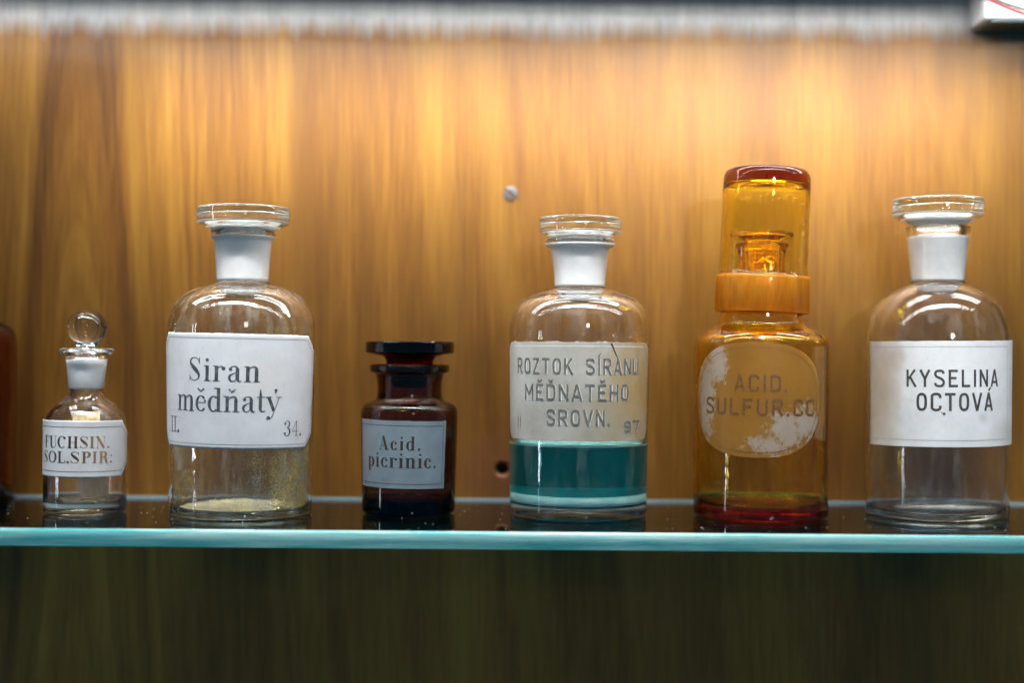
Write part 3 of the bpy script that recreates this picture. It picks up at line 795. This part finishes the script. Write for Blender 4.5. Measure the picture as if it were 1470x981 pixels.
# ================================================================== 2 large clear bottle
def bottle_two():
    b = Bottle(347.5, 0.841, 105)
    root = empty('reagent_bottle', (b.x, b.D, 0))
    tag(root, 'tall clear bottle with flat stopper and italic Síran label, yellow crust inside', 'bottle', 'apothecary bottles in a row on the glass shelf')
    z = b.z
    outer = [(b.r(93), 0), (b.r(99.5), .0012), (b.r(101), z(736)), (b.r(101.5), z(712)), (b.r(104), z(600)), (b.r(105.5), z(500)), (b.r(105), z(466)), (b.r(101), z(448)), (b.r(90), z(430)), (b.r(72), z(417)), (b.r(50), z(411)), (b.r(38), z(407.5)), (b.r(35.5), z(400)), (b.r(37), z(372)), (b.r(40), z(346)), (b.r(41), z(343)), (b.r(45), z(341)), (b.r(46), z(336)), (b.r(45), z(331)), (b.r(38), z(330.5))]
    glass_body(b, outer, .0030, .0032, M['clear_dirty'], root, punt=.0009, seed=11, inner_neck=(b.r(33), z(402)))
    sleeve(b, [(45.6, 339.5), (44.2, 341.8), (41.5, 344), (40, 348), (37.6, 372), (36, 400), (36.0, 405)], root)
    disc_stopper(b, 0, (65.6, 298, 322, 44, 330), (31.5, 334, 402), M['clear_stopper'], root, seed=12)
    cyl = Cyl(b.r(105.5), z(500), b.r(103), z(645), b, .9, (0, b.zf(560)))
    lm = paint('white_enamel_large', (.66, .67, .69), (.57, .58, .60), stains=[(.02, b.zf(545), .02, .02, (.60, .56, .50), .4)])
    s0, s1 = -math.radians(83) * b.R, b.s_of(446)
    z0, z1 = b.zf(645.5), b.zf(479.5)
    lab = label_mesh(cyl, 'cut', s0, s1, z0, z1, (.0085, .0085), lm, root, seed=6)
    ln_ = ink('grey_border_ink', (.16, .17, .18))
    border(cyl, 'cut', s0 + .0026, s1 - .0026, z0 + .0024, z1 - .0026, (.0066, .0066), .00028, ln_, lab)
    S = b.s_of
    ik = ink('black_italic_ink', (.045, .055, .06), worn=.8)
    write('lettering', cyl, [
        (serif, 'Síran', S(276), S(373), b.zf(548.5), b.zf(514.5) - b.zf(548.5), {'T': .135, 'gap': .03}),
        (serif, 'mědňatý', S(261), S(402), b.zf(592), b.zf(558) - b.zf(592), {'T': .125, 'gap': -.01}),
        (serif, 'II.', S(250.5), S(265), b.zf(624.5), b.zf(602) - b.zf(624.5), {'T': .09, 'gap': -.08}),
        (serif, '34.', S(405), S(431.5), b.zf(627), b.zf(604.5) - b.zf(627), {'T': .12, 'gap': .03})], ik, lab)
    # crust of dried salts on the inner wall and the floor of the bottle
    t = NT('yellow_salt_crust')
    tc = t.n('ShaderNodeTexCoord').outputs['Object']
    n1 = t.noise(t.coord(), 900, 8, .8); n2 = t.noise(t.coord((1, 1, .4)), 55, 4, .6); n3 = t.noise(t.coord(), 60, 3, .5)
    sp = t.n('ShaderNodeSeparateXYZ', {0: tc}).outputs
    gx = t.ramp(t.math('ADD', t.math('MULTIPLY', sp[0], 11), .5), [(.0, .52), (.25, .10), (.6, .16), (.86, .62), (1, .9)])
    low = t.ramp(t.math('MULTIPLY', sp[2], 10), [(0, 1.0), (.28, .85), (.75, .5), (1.0, .35)])
    m = t.math('MULTIPLY', gx, low)
    v = t.math('ADD', t.math('MULTIPLY', n1, .62), t.math('MULTIPLY', n2, .38))
    fac = t.ramp(t.math('ADD', v, t.math('MULTIPLY', m, .26)), [(.56, 0.0), (.63, .45), (.70, .95)])
    col = t.ramp(n3, [(.35, (.50, .48, .40)), (.55, (.62, .46, .14)), (.75, (.72, .58, .24))])
    df = t.n('ShaderNodeBsdfDiffuse', {'Color': col}).outputs[0]
    tp = t.n('ShaderNodeBsdfTransparent').outputs[0]
    cm = t.done(t.n('ShaderNodeMixShader', {0: fac, 1: tp, 2: df}).outputs[0])
    ri = b.r(101) - .0034
    lathe('residue', [(ri, .0052), (ri + .0002, .02), (b.r(103) - .0036, z(600)), (b.r(104.5) - .0036, z(520)), (b.r(104) - .0036, z(470))], cm, root, smooth_n=1)
    t = NT('floor_sediment')
    n = t.noise(t.coord((1, 2, 1)), 55, 5, .6, .8)
    c = t.ramp(n, [(.35, (.42, .42, .36)), (.5, (.55, .52, .36)), (.62, (.70, .60, .22)), (.75, (.50, .50, .44))])
    cm2 = t.done(t.n('ShaderNodeBsdfPrincipled', {'Base Color': c, 'Roughness': .7}).outputs[0])
    lathe('sediment_or_base_glow', [(0, .0047), (ri * .5, .0047), (ri * .78, .0042), (ri * .88, .0042), (ri * .92, .0050), (ri * .90, .0038), (0, .0042)], cm2, root, smooth_n=1, wob=.01)
bottle_two()

# ================================================================== 3 dark brown wide mouth jar
def bottle_three():
    b = Bottle(588.4, 0.849, 69.5)
    root = empty('reagent_bottle', (b.x, b.D, 0))
    tag(root, 'squat dark brown jar with wide flat stopper and small grey label', 'bottle', 'apothecary bottles in a row on the glass shelf')
    z = b.z
    outer = [(b.r(60), 0), (b.r(65.5), .0014), (b.r(66.6), z(732)), (b.r(67), z(700)), (b.r(69), z(620)), (b.r(69.6), z(598)), (b.r(69), z(588)), (b.r(65), z(581)), (b.r(56), z(577)), (b.r(49), z(574.5)), (b.r(46.5), z(569)), (b.r(45.8), z(555)), (b.r(47.5), z(540)), (b.r(50), z(536)), (b.r(56), z(534.5)), (b.r(57.2), z(531)), (b.r(57.2), z(526)), (b.r(56), z(523)), (b.r(48), z(522.5))]
    glass_body(b, outer, .0034, .0075, M['brown'], root, seed=21, inner_neck=(b.r(38), z(565)), wob=.001)
    disc_stopper(b, 0, (63.5, 490, 507, 45, 511), (36.5, 513, 560), M['brown_stopper'], root, rim_groove=False, white=False, seed=22)
    cyl = Cyl(b.r(69.3), z(604), b.r(67), z(702), b, .8, (0, b.zf(652)))
    lm = paint('grey_paper_label', (.165, .215, .245), (.12, .165, .195), rough=.6, coat=.05, stains=[(-.026, b.zf(650), .014, .03, (.24, .25, .27), .8), (-.012, b.zf(690), .006, .002, (.12, .13, .14), .5)])
    s0, s1 = b.s_of(522.2), b.s_of(638.5)
    z0, z1 = b.zf(702.5), b.zf(605)
    lab = label_mesh(cyl, 'rect', s0, s1, z0, z1, (0, 0), lm, root, seed=8)
    ln_ = ink('dark_border_ink', (.03, .03, .03))
    border(cyl, 'rect', s0 + .0018, s1 - .0022, z0 + .0026, z1 - .0028, (0, 0), .0003, ln_, lab)
    S = b.s_of
    ik = ink('brown_black_ink', (.030, .022, .016), worn=.15)
    write('lettering', cyl, [
        (serif, 'Acid.', S(547.5), S(605), b.zf(647), b.zf(627) - b.zf(647), {'T': .17, 'gap': .10}),
        (serif, 'picrinic.', S(531.5), S(627), b.zf(672.5), b.zf(651) - b.zf(672.5), {'T': .165, 'gap': .05})], ik, lab)
bottle_three()

# ================================================================== 4 clear bottle with teal liquid
def bottle_four():
    b = Bottle(831.5, 0.845, 100)
    root = empty('reagent_bottle', (b.x, b.D, 0))
    tag(root, 'clear bottle with flat stopper part filled with teal liquid', 'bottle', 'apothecary bottles in a row on the glass shelf')
    z = b.z
    outer = [(b.r(88), 0), (b.r(95.5), .0012), (b.r(97.5), z(738)), (b.r(98), z(715)), (b.r(99), z(640)), (b.r(101), z(500)), (b.r(101), z(476)), (b.r(98.5), z(456)), (b.r(92), z(440)), (b.r(78), z(427)), (b.r(56), z(419)), (b.r(39), z(415)), (b.r(34.8), z(409)), (b.r(36.5), z(385)), (b.r(40), z(360)), (b.r(42), z(356)), (b.r(48), z(353)), (b.r(50), z(348)), (b.r(49), z(343)), (b.r(40), z(341.5))]
    glass_body(b, outer, .0030, .0068, M['clear'], root, seed=31, inner_neck=(b.r(33), z(408)))
    sleeve(b, [(49.6, 350.5), (47.8, 353.6), (42.2, 356.4), (40.5, 358.5), (40, 361), (36.8, 385), (35.2, 409), (35.6, 412)], root)
    disc_stopper(b, 0, (58.8, 313, 335, 43, 341), (31.5, 345, 405), M['clear_stopper'], root, seed=32)
    cyl = Cyl(b.r(101), z(490), b.r(99), z(635), b, 0, (0, b.zf(560)))
    lm = paint('worn_beige_enamel', (.43, .41, .37), (.33, .31, .27), rough=.4, coat=.3, stains=[
        (.034, b.zf(560), .030, .050, (.36, .23, .08), .9), (.012, b.zf(610), .020, .022, (.30, .26, .16), .6), (-.036, b.zf(520), .012, .05, (.60, .60, .58), .6)])
    s0, s1 = b.s_of(734), b.s_of(927.5)
    z0, z1 = b.zf(634), b.zf(491)
    lab = label_mesh(cyl, 'round', s0, s1, z0, z1, (.0075, .0075), lm, root, seed=9, ragged=.00018)
    pale = ink('pale_edge_ink', (.70, .70, .66), worn=.1)
    border(cyl, 'rect', s0 + .009, s1 - .009, z0, z1 - .0024, (0, 0), .0004, pale, lab, sides='t')
    S = b.s_of
    ik = ink('grey_embossed_ink', (.115, .110, .095), worn=.5)
    hl = ink('pale_letter_edge', (.62, .62, .58), worn=.1)
    items = lambda dx, dz, w: [
        (sans, 'ROZTOK SÍRANU', S(747) + dx, S(912.5) + dx, b.zf(537.5) + dz, b.zf(514.5) - b.zf(537.5), {'w': w, 'gap': .17}),
        (sans, 'MĚĎNATĚHO', S(757.5) + dx, S(899.5) + dx, b.zf(575.5) + dz, b.zf(552) - b.zf(575.5), {'w': w, 'gap': .17}),
        (sans, 'SROVN.', S(787.5) + dx, S(874.5) + dx, b.zf(611.5) + dz, b.zf(588.5) - b.zf(611.5), {'w': w, 'gap': .17}),
        (sans, 'II', S(746.5) + dx, S(752.5) + dx, b.zf(618) + dz, b.zf(600) - b.zf(618), {'w': w * .7, 'gap': .10}),
        (sans, '97', S(893) + dx, S(915.5) + dx, b.zf(622) + dz, b.zf(605) - b.zf(622), {'w': w, 'gap': .10})]
    write('letter_edge', cyl, items(.0002, -.0002, .175), hl, lab, off=.00031)
    write('lettering', cyl, items(0, 0, .125), ik, lab, off=.00045)
    # crack in the enamel
    cr = ink('crack_brown', (.05, .02, .005), worn=.1)
    V, Fc = [], []
    pts = [(S(874.5), b.zf(493)), (S(877), b.zf(498)), (S(879), b.zf(503.5)), (S(881), b.zf(508)), (S(884), b.zf(514))]
    rb = ribbon([(x, y, w) for (x, y), w in zip(pts, (.0011, .0008, .0006, .0006, .0002))])
    for l, r in rb: V.append(cyl.pt(l[0], l[1], .00040)); V.append(cyl.pt(r[0], r[1], .00040))
    for i in range(len(rb) - 1): Fc.append((2 * i, 2 * i + 1, 2 * i + 3, 2 * i + 2))
    mesh_obj('crack', V, Fc, cr, lab, smooth=False)
    # liquid
    t = NT('copper_sulphate_solution')
    g = t.n('ShaderNodeBsdfGlass', {'Color': (.55, .97, .96, 1), 'IOR': 1.34, 'Roughness': .0}).outputs[0]
    n = t.noise(t.coord((1, 1, .3)), 60, 4, .6)
    c = t.ramp(n, [(.3, (.0, .25, .33)), (.7, (.0, .42, .53))])
    d = t.n('ShaderNodeBsdfPrincipled', {'Base Color': c, 'Roughness': .3}).outputs[0]
    tr = t.n('ShaderNodeBsdfTranslucent', {'Color': (.0, .74, .86, 1)}).outputs[0]
    dd = t.n('ShaderNodeMixShader', {0: .5, 1: d, 2: tr}).outputs[0]
    mx = t.n('ShaderNodeMixShader', {0: .28, 1: g, 2: dd}).outputs[0]
    vol = t.n('ShaderNodeVolumeAbsorption', {'Color': (.02, .80, .80, 1), 'Density': 60.0}).outputs[0]
    lm2 = t.done(mx, vol)
    ri = b.r(98.5) - .0028
    zl = .0422
    t = NT('painted_base_glow')  # light gathered at the liquid's base, painted as a pale aqua layer
    n = t.noise(t.coord((1, 1, 3)), 80, 4)
    c = t.ramp(n, [(.3, (.40, .85, .83)), (.7, (.62, .95, .92))])
    sm = t.done(t.n('ShaderNodeBsdfDiffuse', {'Color': c}).outputs[0])
    lathe('sediment_or_base_glow', [(0, .0088), (ri * .9, .0086), (ri + .0006, .0092), (ri + .0006, .0142), (ri * .985, .0144), (ri * .9, .0120), (ri * .5, .0108), (0, .0108)], sm, root, smooth_n=1, wob=.002)
    lathe('liquid', [(0, .0086), (ri * .6, .0080), (ri * .93, .0078), (ri, .0100), (ri, .0102), (ri + .0004, zl - .002), (ri + .0004, zl + .0010), (ri - .0012, zl + .0002), (ri * .9, zl), (ri * .9, zl), (0, zl)], lm2, root, smooth_n=1)
    t = NT('aqua_surface_highlight')  # bright meniscus highlight painted as a pale aqua film
    a1 = t.n('ShaderNodeBsdfDiffuse', {'Color': (.45, .95, .93, 1)}).outputs[0]
    a2 = t.n('ShaderNodeBsdfGlossy', {'Color': (.8, 1, 1, 1), 'Roughness': .08}).outputs[0]
    a3 = t.n('ShaderNodeBsdfTransparent', {'Color': (.5, .95, .95, 1)}).outputs[0]
    a4 = t.n('ShaderNodeMixShader', {0: .3, 1: a1, 2: a2}).outputs[0]
    fm = t.done(t.n('ShaderNodeMixShader', {0: .35, 1: a4, 2: a3}).outputs[0])
    lathe('surface_highlight_film', [(0, zl + .0002), (ri * .93, zl + .0002), (ri - .0012, zl + .0006), (ri + .0002, zl + .0022), (ri + .0003, zl + .0003)], fm, root, smooth_n=1)
bottle_four()

# ================================================================== 5 amber bottle with dust cap
def bottle_five():
    b = Bottle(1092.7, 0.8466, 96)
    root = empty('reagent_bottle', (b.x, b.D, 0))
    tag(root, 'tall amber bottle under a glass dust cap with worn oval label', 'bottle', 'apothecary bottles in a row on the glass shelf')
    z = b.z
    outer = [(b.r(86), 0), (b.r(94), .0014), (b.r(95.6), z(738)), (b.r(95.6), z(700)), (b.r(96), z(600)), (b.r(96.5), z(505)), (b.r(96), z(492)), (b.r(91), z(482)), (b.r(80), z(475)), (b.r(66), z(469)), (b.r(61), z(465)), (b.r(59.5), z(460)), (b.r(57), z(430)), (b.r(55), z(410)), (b.r(50), z(402)), (b.r(38), z(399)), (b.r(33), z(394)), (b.r(32), z(380)), (b.r(34), z(360)), (b.r(38), z(354)), (b.r(38), z(350)), (b.r(30), z(349))]
    glass_body(b, outer, .0032, .0075, M['amber'], root, seed=41, inner_neck=(b.r(25), z(395)), wob=.003)
    lathe('stopper', [(0, z(392)), (b.r(20), z(391)), (b.r(24), z(350)), (b.r(26), z(345.5)), (b.r(40), z(343)), (b.r(45), z(340)), (b.r(45), z(335)), (b.r(40), z(333)), (0, z(334))], M['amber_thin'], root, seed=42)
    # cap, tilted a little to the right
    cp = lathe('dust_cap', [(b.r(63.5), z(455)), (b.r(66.2), z(455)), (b.r(66.6), z(452)), (b.r(66.2), z(406)), (b.r(65), z(401)), (b.r(62.6), z(398)), (b.r(62.6), z(340)), (b.r(62.4), z(285)), (b.r(62.3), z(266)), (b.r(60.5), z(253)), (b.r(52), z(247.5)), (b.r(30), z(247)), (0, z(247.5)),
               (0, z(266)), (b.r(40), z(266)), (b.r(53), z(269)), (b.r(57), z(276)), (b.r(57.4), z(300)), (b.r(57.6), z(395)), (b.r(61), z(404)), (b.r(62.2), z(440))], M['amber_cap'], root, closed=False, seed=43, wob=.0015)
    # close the rim
    me = cp.data
    n = 112
    nv = len(me.vertices)
    import bmesh
    bm = bmesh.new(); bm.from_mesh(me); bm.verts.ensure_lookup_table()
    first = [bm.verts[k] for k in range(n)]; last = [bm.verts[nv - n + k] for k in range(n)]
    for k in range(n):
        j = (k + 1) % n
        bm.faces.new((last[k], last[j], first[j], first[k]))
    bmesh.ops.recalc_face_normals(bm, faces=bm.faces)
    for f in bm.faces: f.smooth = True
    bm.to_mesh(me); bm.free()
    piv = Vector((0, 0, z(455)))
    rot = Matrix.Translation(piv + Vector((0, 0, .0022))) @ Matrix.Rotation(math.radians(2.0), 4, 'Y') @ Matrix.Translation(-piv)
    cp.matrix_local = rot
    band = lathe('ground_band', [(b.r(66.8), z(454)), (b.r(67.2) + .0002, z(453)), (b.r(66.8) + .0002, z(406)), (b.r(65.6) + .0003, z(401.5)), (b.r(64.8), z(402)), (b.r(66.0), z(453.5))], M['amber_frost'], cp, closed=True, smooth_n=0)
    cyl = Cyl(b.r(96.5), z(505), b.r(95.8), z(690), b, .6, (0, b.zf(575)))
    t = NT('worn_oval_label')
    c = t.coord()
    tc = t.n('ShaderNodeTexCoord').outputs['Object']
    sp = t.n('ShaderNodeSeparateXYZ', {0: tc}).outputs
    nz = t.noise(c, 190, 8, .78, .2); nb = t.noise(c, 38, 4, .6)
    def blob(x, zz, rx, rz):
        d = t.n('ShaderNodeVectorMath', {0: tc, 1: (x, 0, zz)}, operation='SUBTRACT').outputs[0]
        d = t.n('ShaderNodeVectorMath', {0: d, 1: (1 / rx, 0, 1 / rz)}, operation='MULTIPLY').outputs[0]
        l = t.n('ShaderNodeVectorMath', {0: d}, operation='LENGTH').outputs['Value']
        return t.math('SUBTRACT', 1.0, l, True)
    kx = b.kf
    m1 = t.math('MAXIMUM', blob((1112 - 1092.7) * kx, b.zf(615), .017, .019), blob((1140 - 1092.7) * kx, b.zf(612), .016, .020))
    m1 = t.math('MAXIMUM', m1, blob((1085 - 1092.7) * kx, b.zf(640), .020, .010))
    m1 = t.math('MAXIMUM', m1, blob((1010 - 1092.7) * b.k, b.zf(575), .006, .040))
    m1 = t.math('MAXIMUM', m1, blob((1022 - 1092.7) * b.k, b.zf(522), .008, .020))
    w = t.math('ADD', t.math('MULTIPLY', m1, 1.0), t.math('MULTIPLY', t.math('SUBTRACT', t.math('ADD', t.math('MULTIPLY', nz, .75), t.math('MULTIPLY', nb, .25)), .54), 3.2))
    fac = t.ramp(w, [(.24, 0.0), (.40, .50), (.62, .80)])
    white = t.n('ShaderNodeBsdfPrincipled', {'Base Color': t.mix(nb, (.40, .35, .31), (.24, .19, .14)), 'Roughness': .5}).outputs[0]
    am = t.mix(t.ramp(nb, [(.3, 0.0), (.7, 1.0)]), (.27, .125, .018), (.34, .17, .03))
    amb = t.n('ShaderNodeBsdfPrincipled', {'Base Color': am, 'Roughness': .35}).outputs[0]
    tp = t.n('ShaderNodeBsdfTransparent', {'Color': (1, .9, .7, 1)}).outputs[0]
    amb = t.n('ShaderNodeMixShader', {0: .35, 1: amb, 2: tp}).outputs[0]
    lm = t.done(t.n('ShaderNodeMixShader', {0: fac, 1: amb, 2: white}).outputs[0])
    s0, s1 = b.s_of(1006), b.s_of(1172.5)
    lab = label_mesh(cyl, 'oval', s0, s1, b.zf(658), b.zf(491.5), (0, 0), lm, root, seed=14, ragged=.00005)
    ik = ink('brown_worn_ink', (.11, .045, .012), worn=.5, other=(.26, .13, .03))
    i = .0030
    border(cyl, 'oval', s0 + i, s1 - i, b.zf(658) + i, b.zf(491.5) - i, (0, 0), .0003, ik, lab)
    S = b.s_of
    write('lettering', cyl, [
        (sans, 'ACID.', S(1057), S(1128), b.zf(562.5), b.zf(538.5) - b.zf(562.5), {'w': .13, 'gap': .19}),
        (sans, 'SULFUR.CC.', S(1018.5), S(1171), b.zf(597), b.zf(573) - b.zf(597), {'w': .14, 'gap': .17})], ik, lab)
bottle_five()

# ================================================================== 6 clear bottle at right
def bottle_six():
    b = Bottle(1345.5, 0.8615, 101)
    root = empty('reagent_bottle', (b.x, b.D, 0))
    tag(root, 'clear empty bottle with flat stopper and plain rectangular KYSELINA OCTOVÁ label', 'bottle', 'apothecary bottles in a row on the glass shelf')
    z = b.z
    outer = [(b.r(90), 0), (b.r(97.5), .0012), (b.r(99.2), z(738)), (b.r(99.6), z(712)), (b.r(101), z(600)), (b.r(101.5), z(505)), (b.r(100.5), z(482)), (b.r(96), z(458)), (b.r(86), z(437)), (b.r(70), z(421)), (b.r(52), z(411)), (b.r(38), z(407)), (b.r(35.2), z(401)), (b.r(37.5), z(375)), (b.r(41), z(345)), (b.r(42), z(339)), (b.r(44.5), z(335)), (b.r(45.5), z(329)), (b.r(45), z(325)), (b.r(39), z(324))]
    glass_body(b, outer, .0030, .0034, M['clear'], root, punt=.0009, seed=51, inner_neck=(b.r(33), z(400)))
    sleeve(b, [(42.0, 340), (41.3, 345), (38, 375), (35.6, 401), (36, 404)], root)
    disc_stopper(b, 0, (64, 286, 311, 42, 320), (30, 326, 398), M['clear_stopper'], root, seed=52)
    cyl = Cyl(b.r(101.5), z(495), b.r(101), z(640), b, -.65, (0, b.zf(565)))
    lm = paint('white_enamel_right', (.67, .68, .69), (.58, .59, .60), stains=[
        (b.r(-88), b.zf(560), .011, .045, (.40, .31, .22), .75), (b.r(-78), b.zf(515), .006, .016, (.42, .34, .30), .5), (b.r(72), b.zf(625), .012, .012, (.42, .38, .32), .45), (b.r(35), b.zf(600), .004, .004, (.35, .33, .3), .4)])
    s0, s1 = b.s_of(1254.5), math.radians(83) * b.R
    z0, z1 = b.zf(642.5), b.zf(489.5)
    lab = label_mesh(cyl, 'rect', s0, s1, z0, z1, (0, 0), lm, root, seed=16, ragged=.00006)
    ln_ = ink('grey_thin_ink', (.26, .26, .25))
    border(cyl, 'rect', s0 + .0026, s1 - .012, z0 + .0038, z1 - .0034, (0, 0), .00025, ln_, lab)
    S = b.s_of
    ik = ink('black_letter_ink', (.045, .042, .038), worn=.35)
    write('lettering', cyl, [
        (sans, 'KYSELINA', S(1305.5), S(1425), b.zf(556), b.zf(531) - b.zf(556), {'w': .13, 'gap': .19}),
        (sans, 'OCTOVÁ', S(1318.5), S(1418), b.zf(590.5), b.zf(564.5) - b.zf(590.5), {'w': .14, 'gap': .17})], ik, lab)
    for (px, py, w) in ((1354.5, 594.5, .0011), (1351.5, 592.5, .0005), (1442.5, 531, .0006)):
        V, Fc = [], []
        c0 = 0
        for k in range(8):
            a = 2 * PI * k / 8; q = w * random.uniform(.6, 1.1)
            V.append(cyl.pt(S(px) + q * math.cos(a), b.zf(py) + q * math.sin(a), .0004))
        Fc.append(tuple(range(c0, c0 + 8)))
        mesh_obj('ink_blot', V, Fc, ik, lab, smooth=False)
    # dry scrap of residue on the floor
    t = NT('pale_residue')
    n = t.noise(t.coord(), 90, 4)
    c = t.ramp(n, [(.3, (.62, .60, .55)), (.7, (.80, .78, .74))])
    m = t.done(t.n('ShaderNodeBsdfPrincipled', {'Base Color': c, 'Roughness': .8}).outputs[0])
    V, Fc = [], []
    rr = random.Random(4); n = 40
    for k in range(n):
        a = 2 * PI * k / n; q = .022 + .006 * math.sin(2 * a + 1) + rr.uniform(-.002, .002)
        V.append((.004 + q * 1.15 * math.cos(a), -.003 + q * .8 * math.sin(a), .0050))
    V.append((.004, -.003, .0062)); V.append((.004, -.003, .0048))
    for k in range(n): Fc.append((k, (k + 1) % n, n)); Fc.append(((k + 1) % n, k, n + 1))
    mesh_obj('residue', V, Fc, m, root)
bottle_six()

# ================================================================== amber bottle cut by the left edge
def bottle_left():
    b = Bottle(-76, 0.875, 92)
    root = empty('reagent_bottle', (b.x, b.D + .004, 0))
    tag(root, 'dark amber bottle cut off by the left edge of the picture', 'bottle', 'apothecary bottles in a row on the glass shelf')
    z = b.z
    outer = [(b.r(84), 0), (b.r(91), .0014), (b.r(92), z(715)), (b.r(92.5), z(600)), (b.r(92.5), z(495)), (b.r(90), z(478)), (b.r(82), z(466)), (b.r(64), z(458)), (b.r(44), z(453)), (b.r(36), z(446)), (b.r(36), z(420)), (b.r(40), z(385)), (b.r(50), z(380)), (b.r(50), z(370)), (b.r(42), z(369))]
    glass_body(b, outer, .0034, .0075, M['brown2'], root, seed=61, inner_neck=(b.r(31), z(440)))
    disc_stopper(b, 0, (60, 340, 362, 42, 368), (30, 372, 436), M['brown2'], root, white=False, seed=62)
M['brown2'] = glass_mat('brown_amber_glass', (110, 290, 620), dirt=.08, ripples=.00015)
bottle_left()

# ------------------------------------------------------------------ screw in the panel
def screw():
    p = at(733, 278, WALL_Y)
    root = empty('wood_screw', (p.x, WALL_Y, p.z), (PI / 2, 0, 0))
    tag(root, 'round slotted steel screw head in the wood panel', 'screw')
    R = .0046
    V, Fc = [], []
    n = 40
    prof = [(R, -.0004), (R, .0006), (R * .93, .0011), (R * .7, .0016), (R * .4, .0019)]
    ang = math.radians(40)
    V = []
    rings = []
    m = 24
    g = []
    for i in range(m + 1):
        row = []
        for j in range(m + 1):
            u, v = -1 + 2 * i / m, -1 + 2 * j / m
            x = u * math.sqrt(1 - v * v / 2); y = v * math.sqrt(1 - u * u / 2)
            q = min(1, math.hypot(x, y))
            h = .0009 * math.sqrt(max(0, 1 - q * q * .85)) + .0003
            sx = x * math.cos(ang) - y * math.sin(ang)     # slot frame
            sy = x * math.sin(ang) + y * math.cos(ang)
            if abs(sy + .12) < .17: h -= .0015
            row.append(len(V)); V.append((x * R, y * R, h))
        g.append(row)
    for i in range(m):
        for j in range(m): Fc.append((g[i][j], g[i + 1][j], g[i + 1][j + 1], g[i][j + 1]))
    rim = [g[i][0] for i in range(m)] + [g[m][j] for j in range(m)] + [g[m - i][m] for i in range(m)] + [g[0][m - j] for j in range(m)]
    b = len(V)
    for k in rim: V.append((V[k][0], V[k][1], -.0005))
    for k in range(len(rim)):
        j = (k + 1) % len(rim)
        Fc.append((rim[j], rim[k], b + k, b + j))
    mesh_obj('screw_head', V, Fc, M['screw'], root, smooth=False)
M['screw'] = simple('zinc_screw', (.10, .105, .12), .5, .3, scale=400)
screw()

# ------------------------------------------------------------------ carton on its glass ledge, top right
def carton():
    z0 = .3068
    a = at(1391, 30, WALL_Y - .002)
    yf = .8880
    xl = a.x
    root = empty('carton', (xl + .04, (WALL_Y + yf) / 2, z0))
    tag(root, 'white box with red and black stripe on a glass ledge at top right', 'box')
    hy = (WALL_Y - yf) / 2
    v, f = box_data(-.040, .070, -hy, hy - .001, 0, .060)
    o = mesh_obj('box_body', v, f, M['plastic'], root, smooth=True)
    bevel_obj(o, .0022, 4)
    o.data.polygons.foreach_set('use_smooth', [True] * len(o.data.polygons))
    def band(name, p0, p1, w, mat, k):
        A = at(p0[0], p0[1], yf - .0003); B = at(p1[0], p1[1], yf - .0003)
        V, Fc = [], []
        n = 16
        P = []
        for i in range(-6, n + 9):
            t = i / n
            x = A.x + (B.x - A.x) * t; z = A.z + (B.z - A.z) * t + .0016 * (t - .5) ** 2
            P.append((x, z, w))
        for l, r in ribbon(P):
            for q in (l, r): V.append((q[0] - root.location.x, -hy - .00015 * k, q[1] - z0))
        for i in range(len(P) - 1):
            Fc.append((2 * i, 2 * i + 1, 2 * i + 3, 2 * i + 2))
        mesh_obj(name, V, Fc, mat, root, smooth=False)
    band('red_stripe', (1420, 0), (1470, 20), .0019, simple('red_print', (.17, .008, .012), .8), 1)
    band('black_stripe', (1428, -1), (1470, 14), .0017, simple('black_print', (.008, .014, .016), .5), 1)
    band('green_stripe', (1434, -4), (1470, 9), .0009, simple('green_print', (.12, .32, .30), .5), 1)
    led = empty('glass_ledge', (xl + .04, WALL_Y - .015, z0 - .0017))
    tag(led, 'small green tinted glass ledge under the white box at top right', 'ledge')
    v, f = box_data(-.036, .075, -.019, .0148, 0, .0015)
    mesh_obj('ledge_plate', v, f, M['ledge'], led, smooth=False)
t = NT('green_ledge_glass')
n_ = t.noise(t.coord((1, 1, 1)), 160, 4, .6)
c_ = t.ramp(n_, [(.35, (.008, .024, .027)), (.7, (.035, .075, .080))])
M['ledge'] = t.done(t.n('ShaderNodeBsdfPrincipled', {'Base Color': c_, 'Roughness': .25, 'Coat Weight': .3}).outputs[0])
M['plastic'] = simple('white_carton', (.43, .44, .46), .4, var=.04)
carton()

# ------------------------------------------------------------------ dust on the shelf
def dust():
    rr = random.Random(9)
    V, Fc = [], []
    for _ in range(420):
        x = rr.uniform(-.36, .36); y = rr.uniform(SH_F + .002, SH_B - .002)
        s = rr.choice((.00010, .00014, .0002, .0003))
        b = len(V)
        V += [(x - s, y - s, .00002), (x + s, y - s * .6, .00002), (x + s * .7, y + s, .00002), (x - s * .8, y + s * .8, .00002), (x, y, s * 1.2)]
        Fc += [(b, b+1, b+4), (b+1, b+2, b+4), (b+2, b+3, b+4), (b+3, b, b+4)]
    o = mesh_obj('dust', V, Fc, simple('pale_dust', (.45, .42, .36), .9), smooth=False)
    tag(o, 'fine pale specks of dust scattered on the glass shelf', 'dust', kind='stuff')
dust()
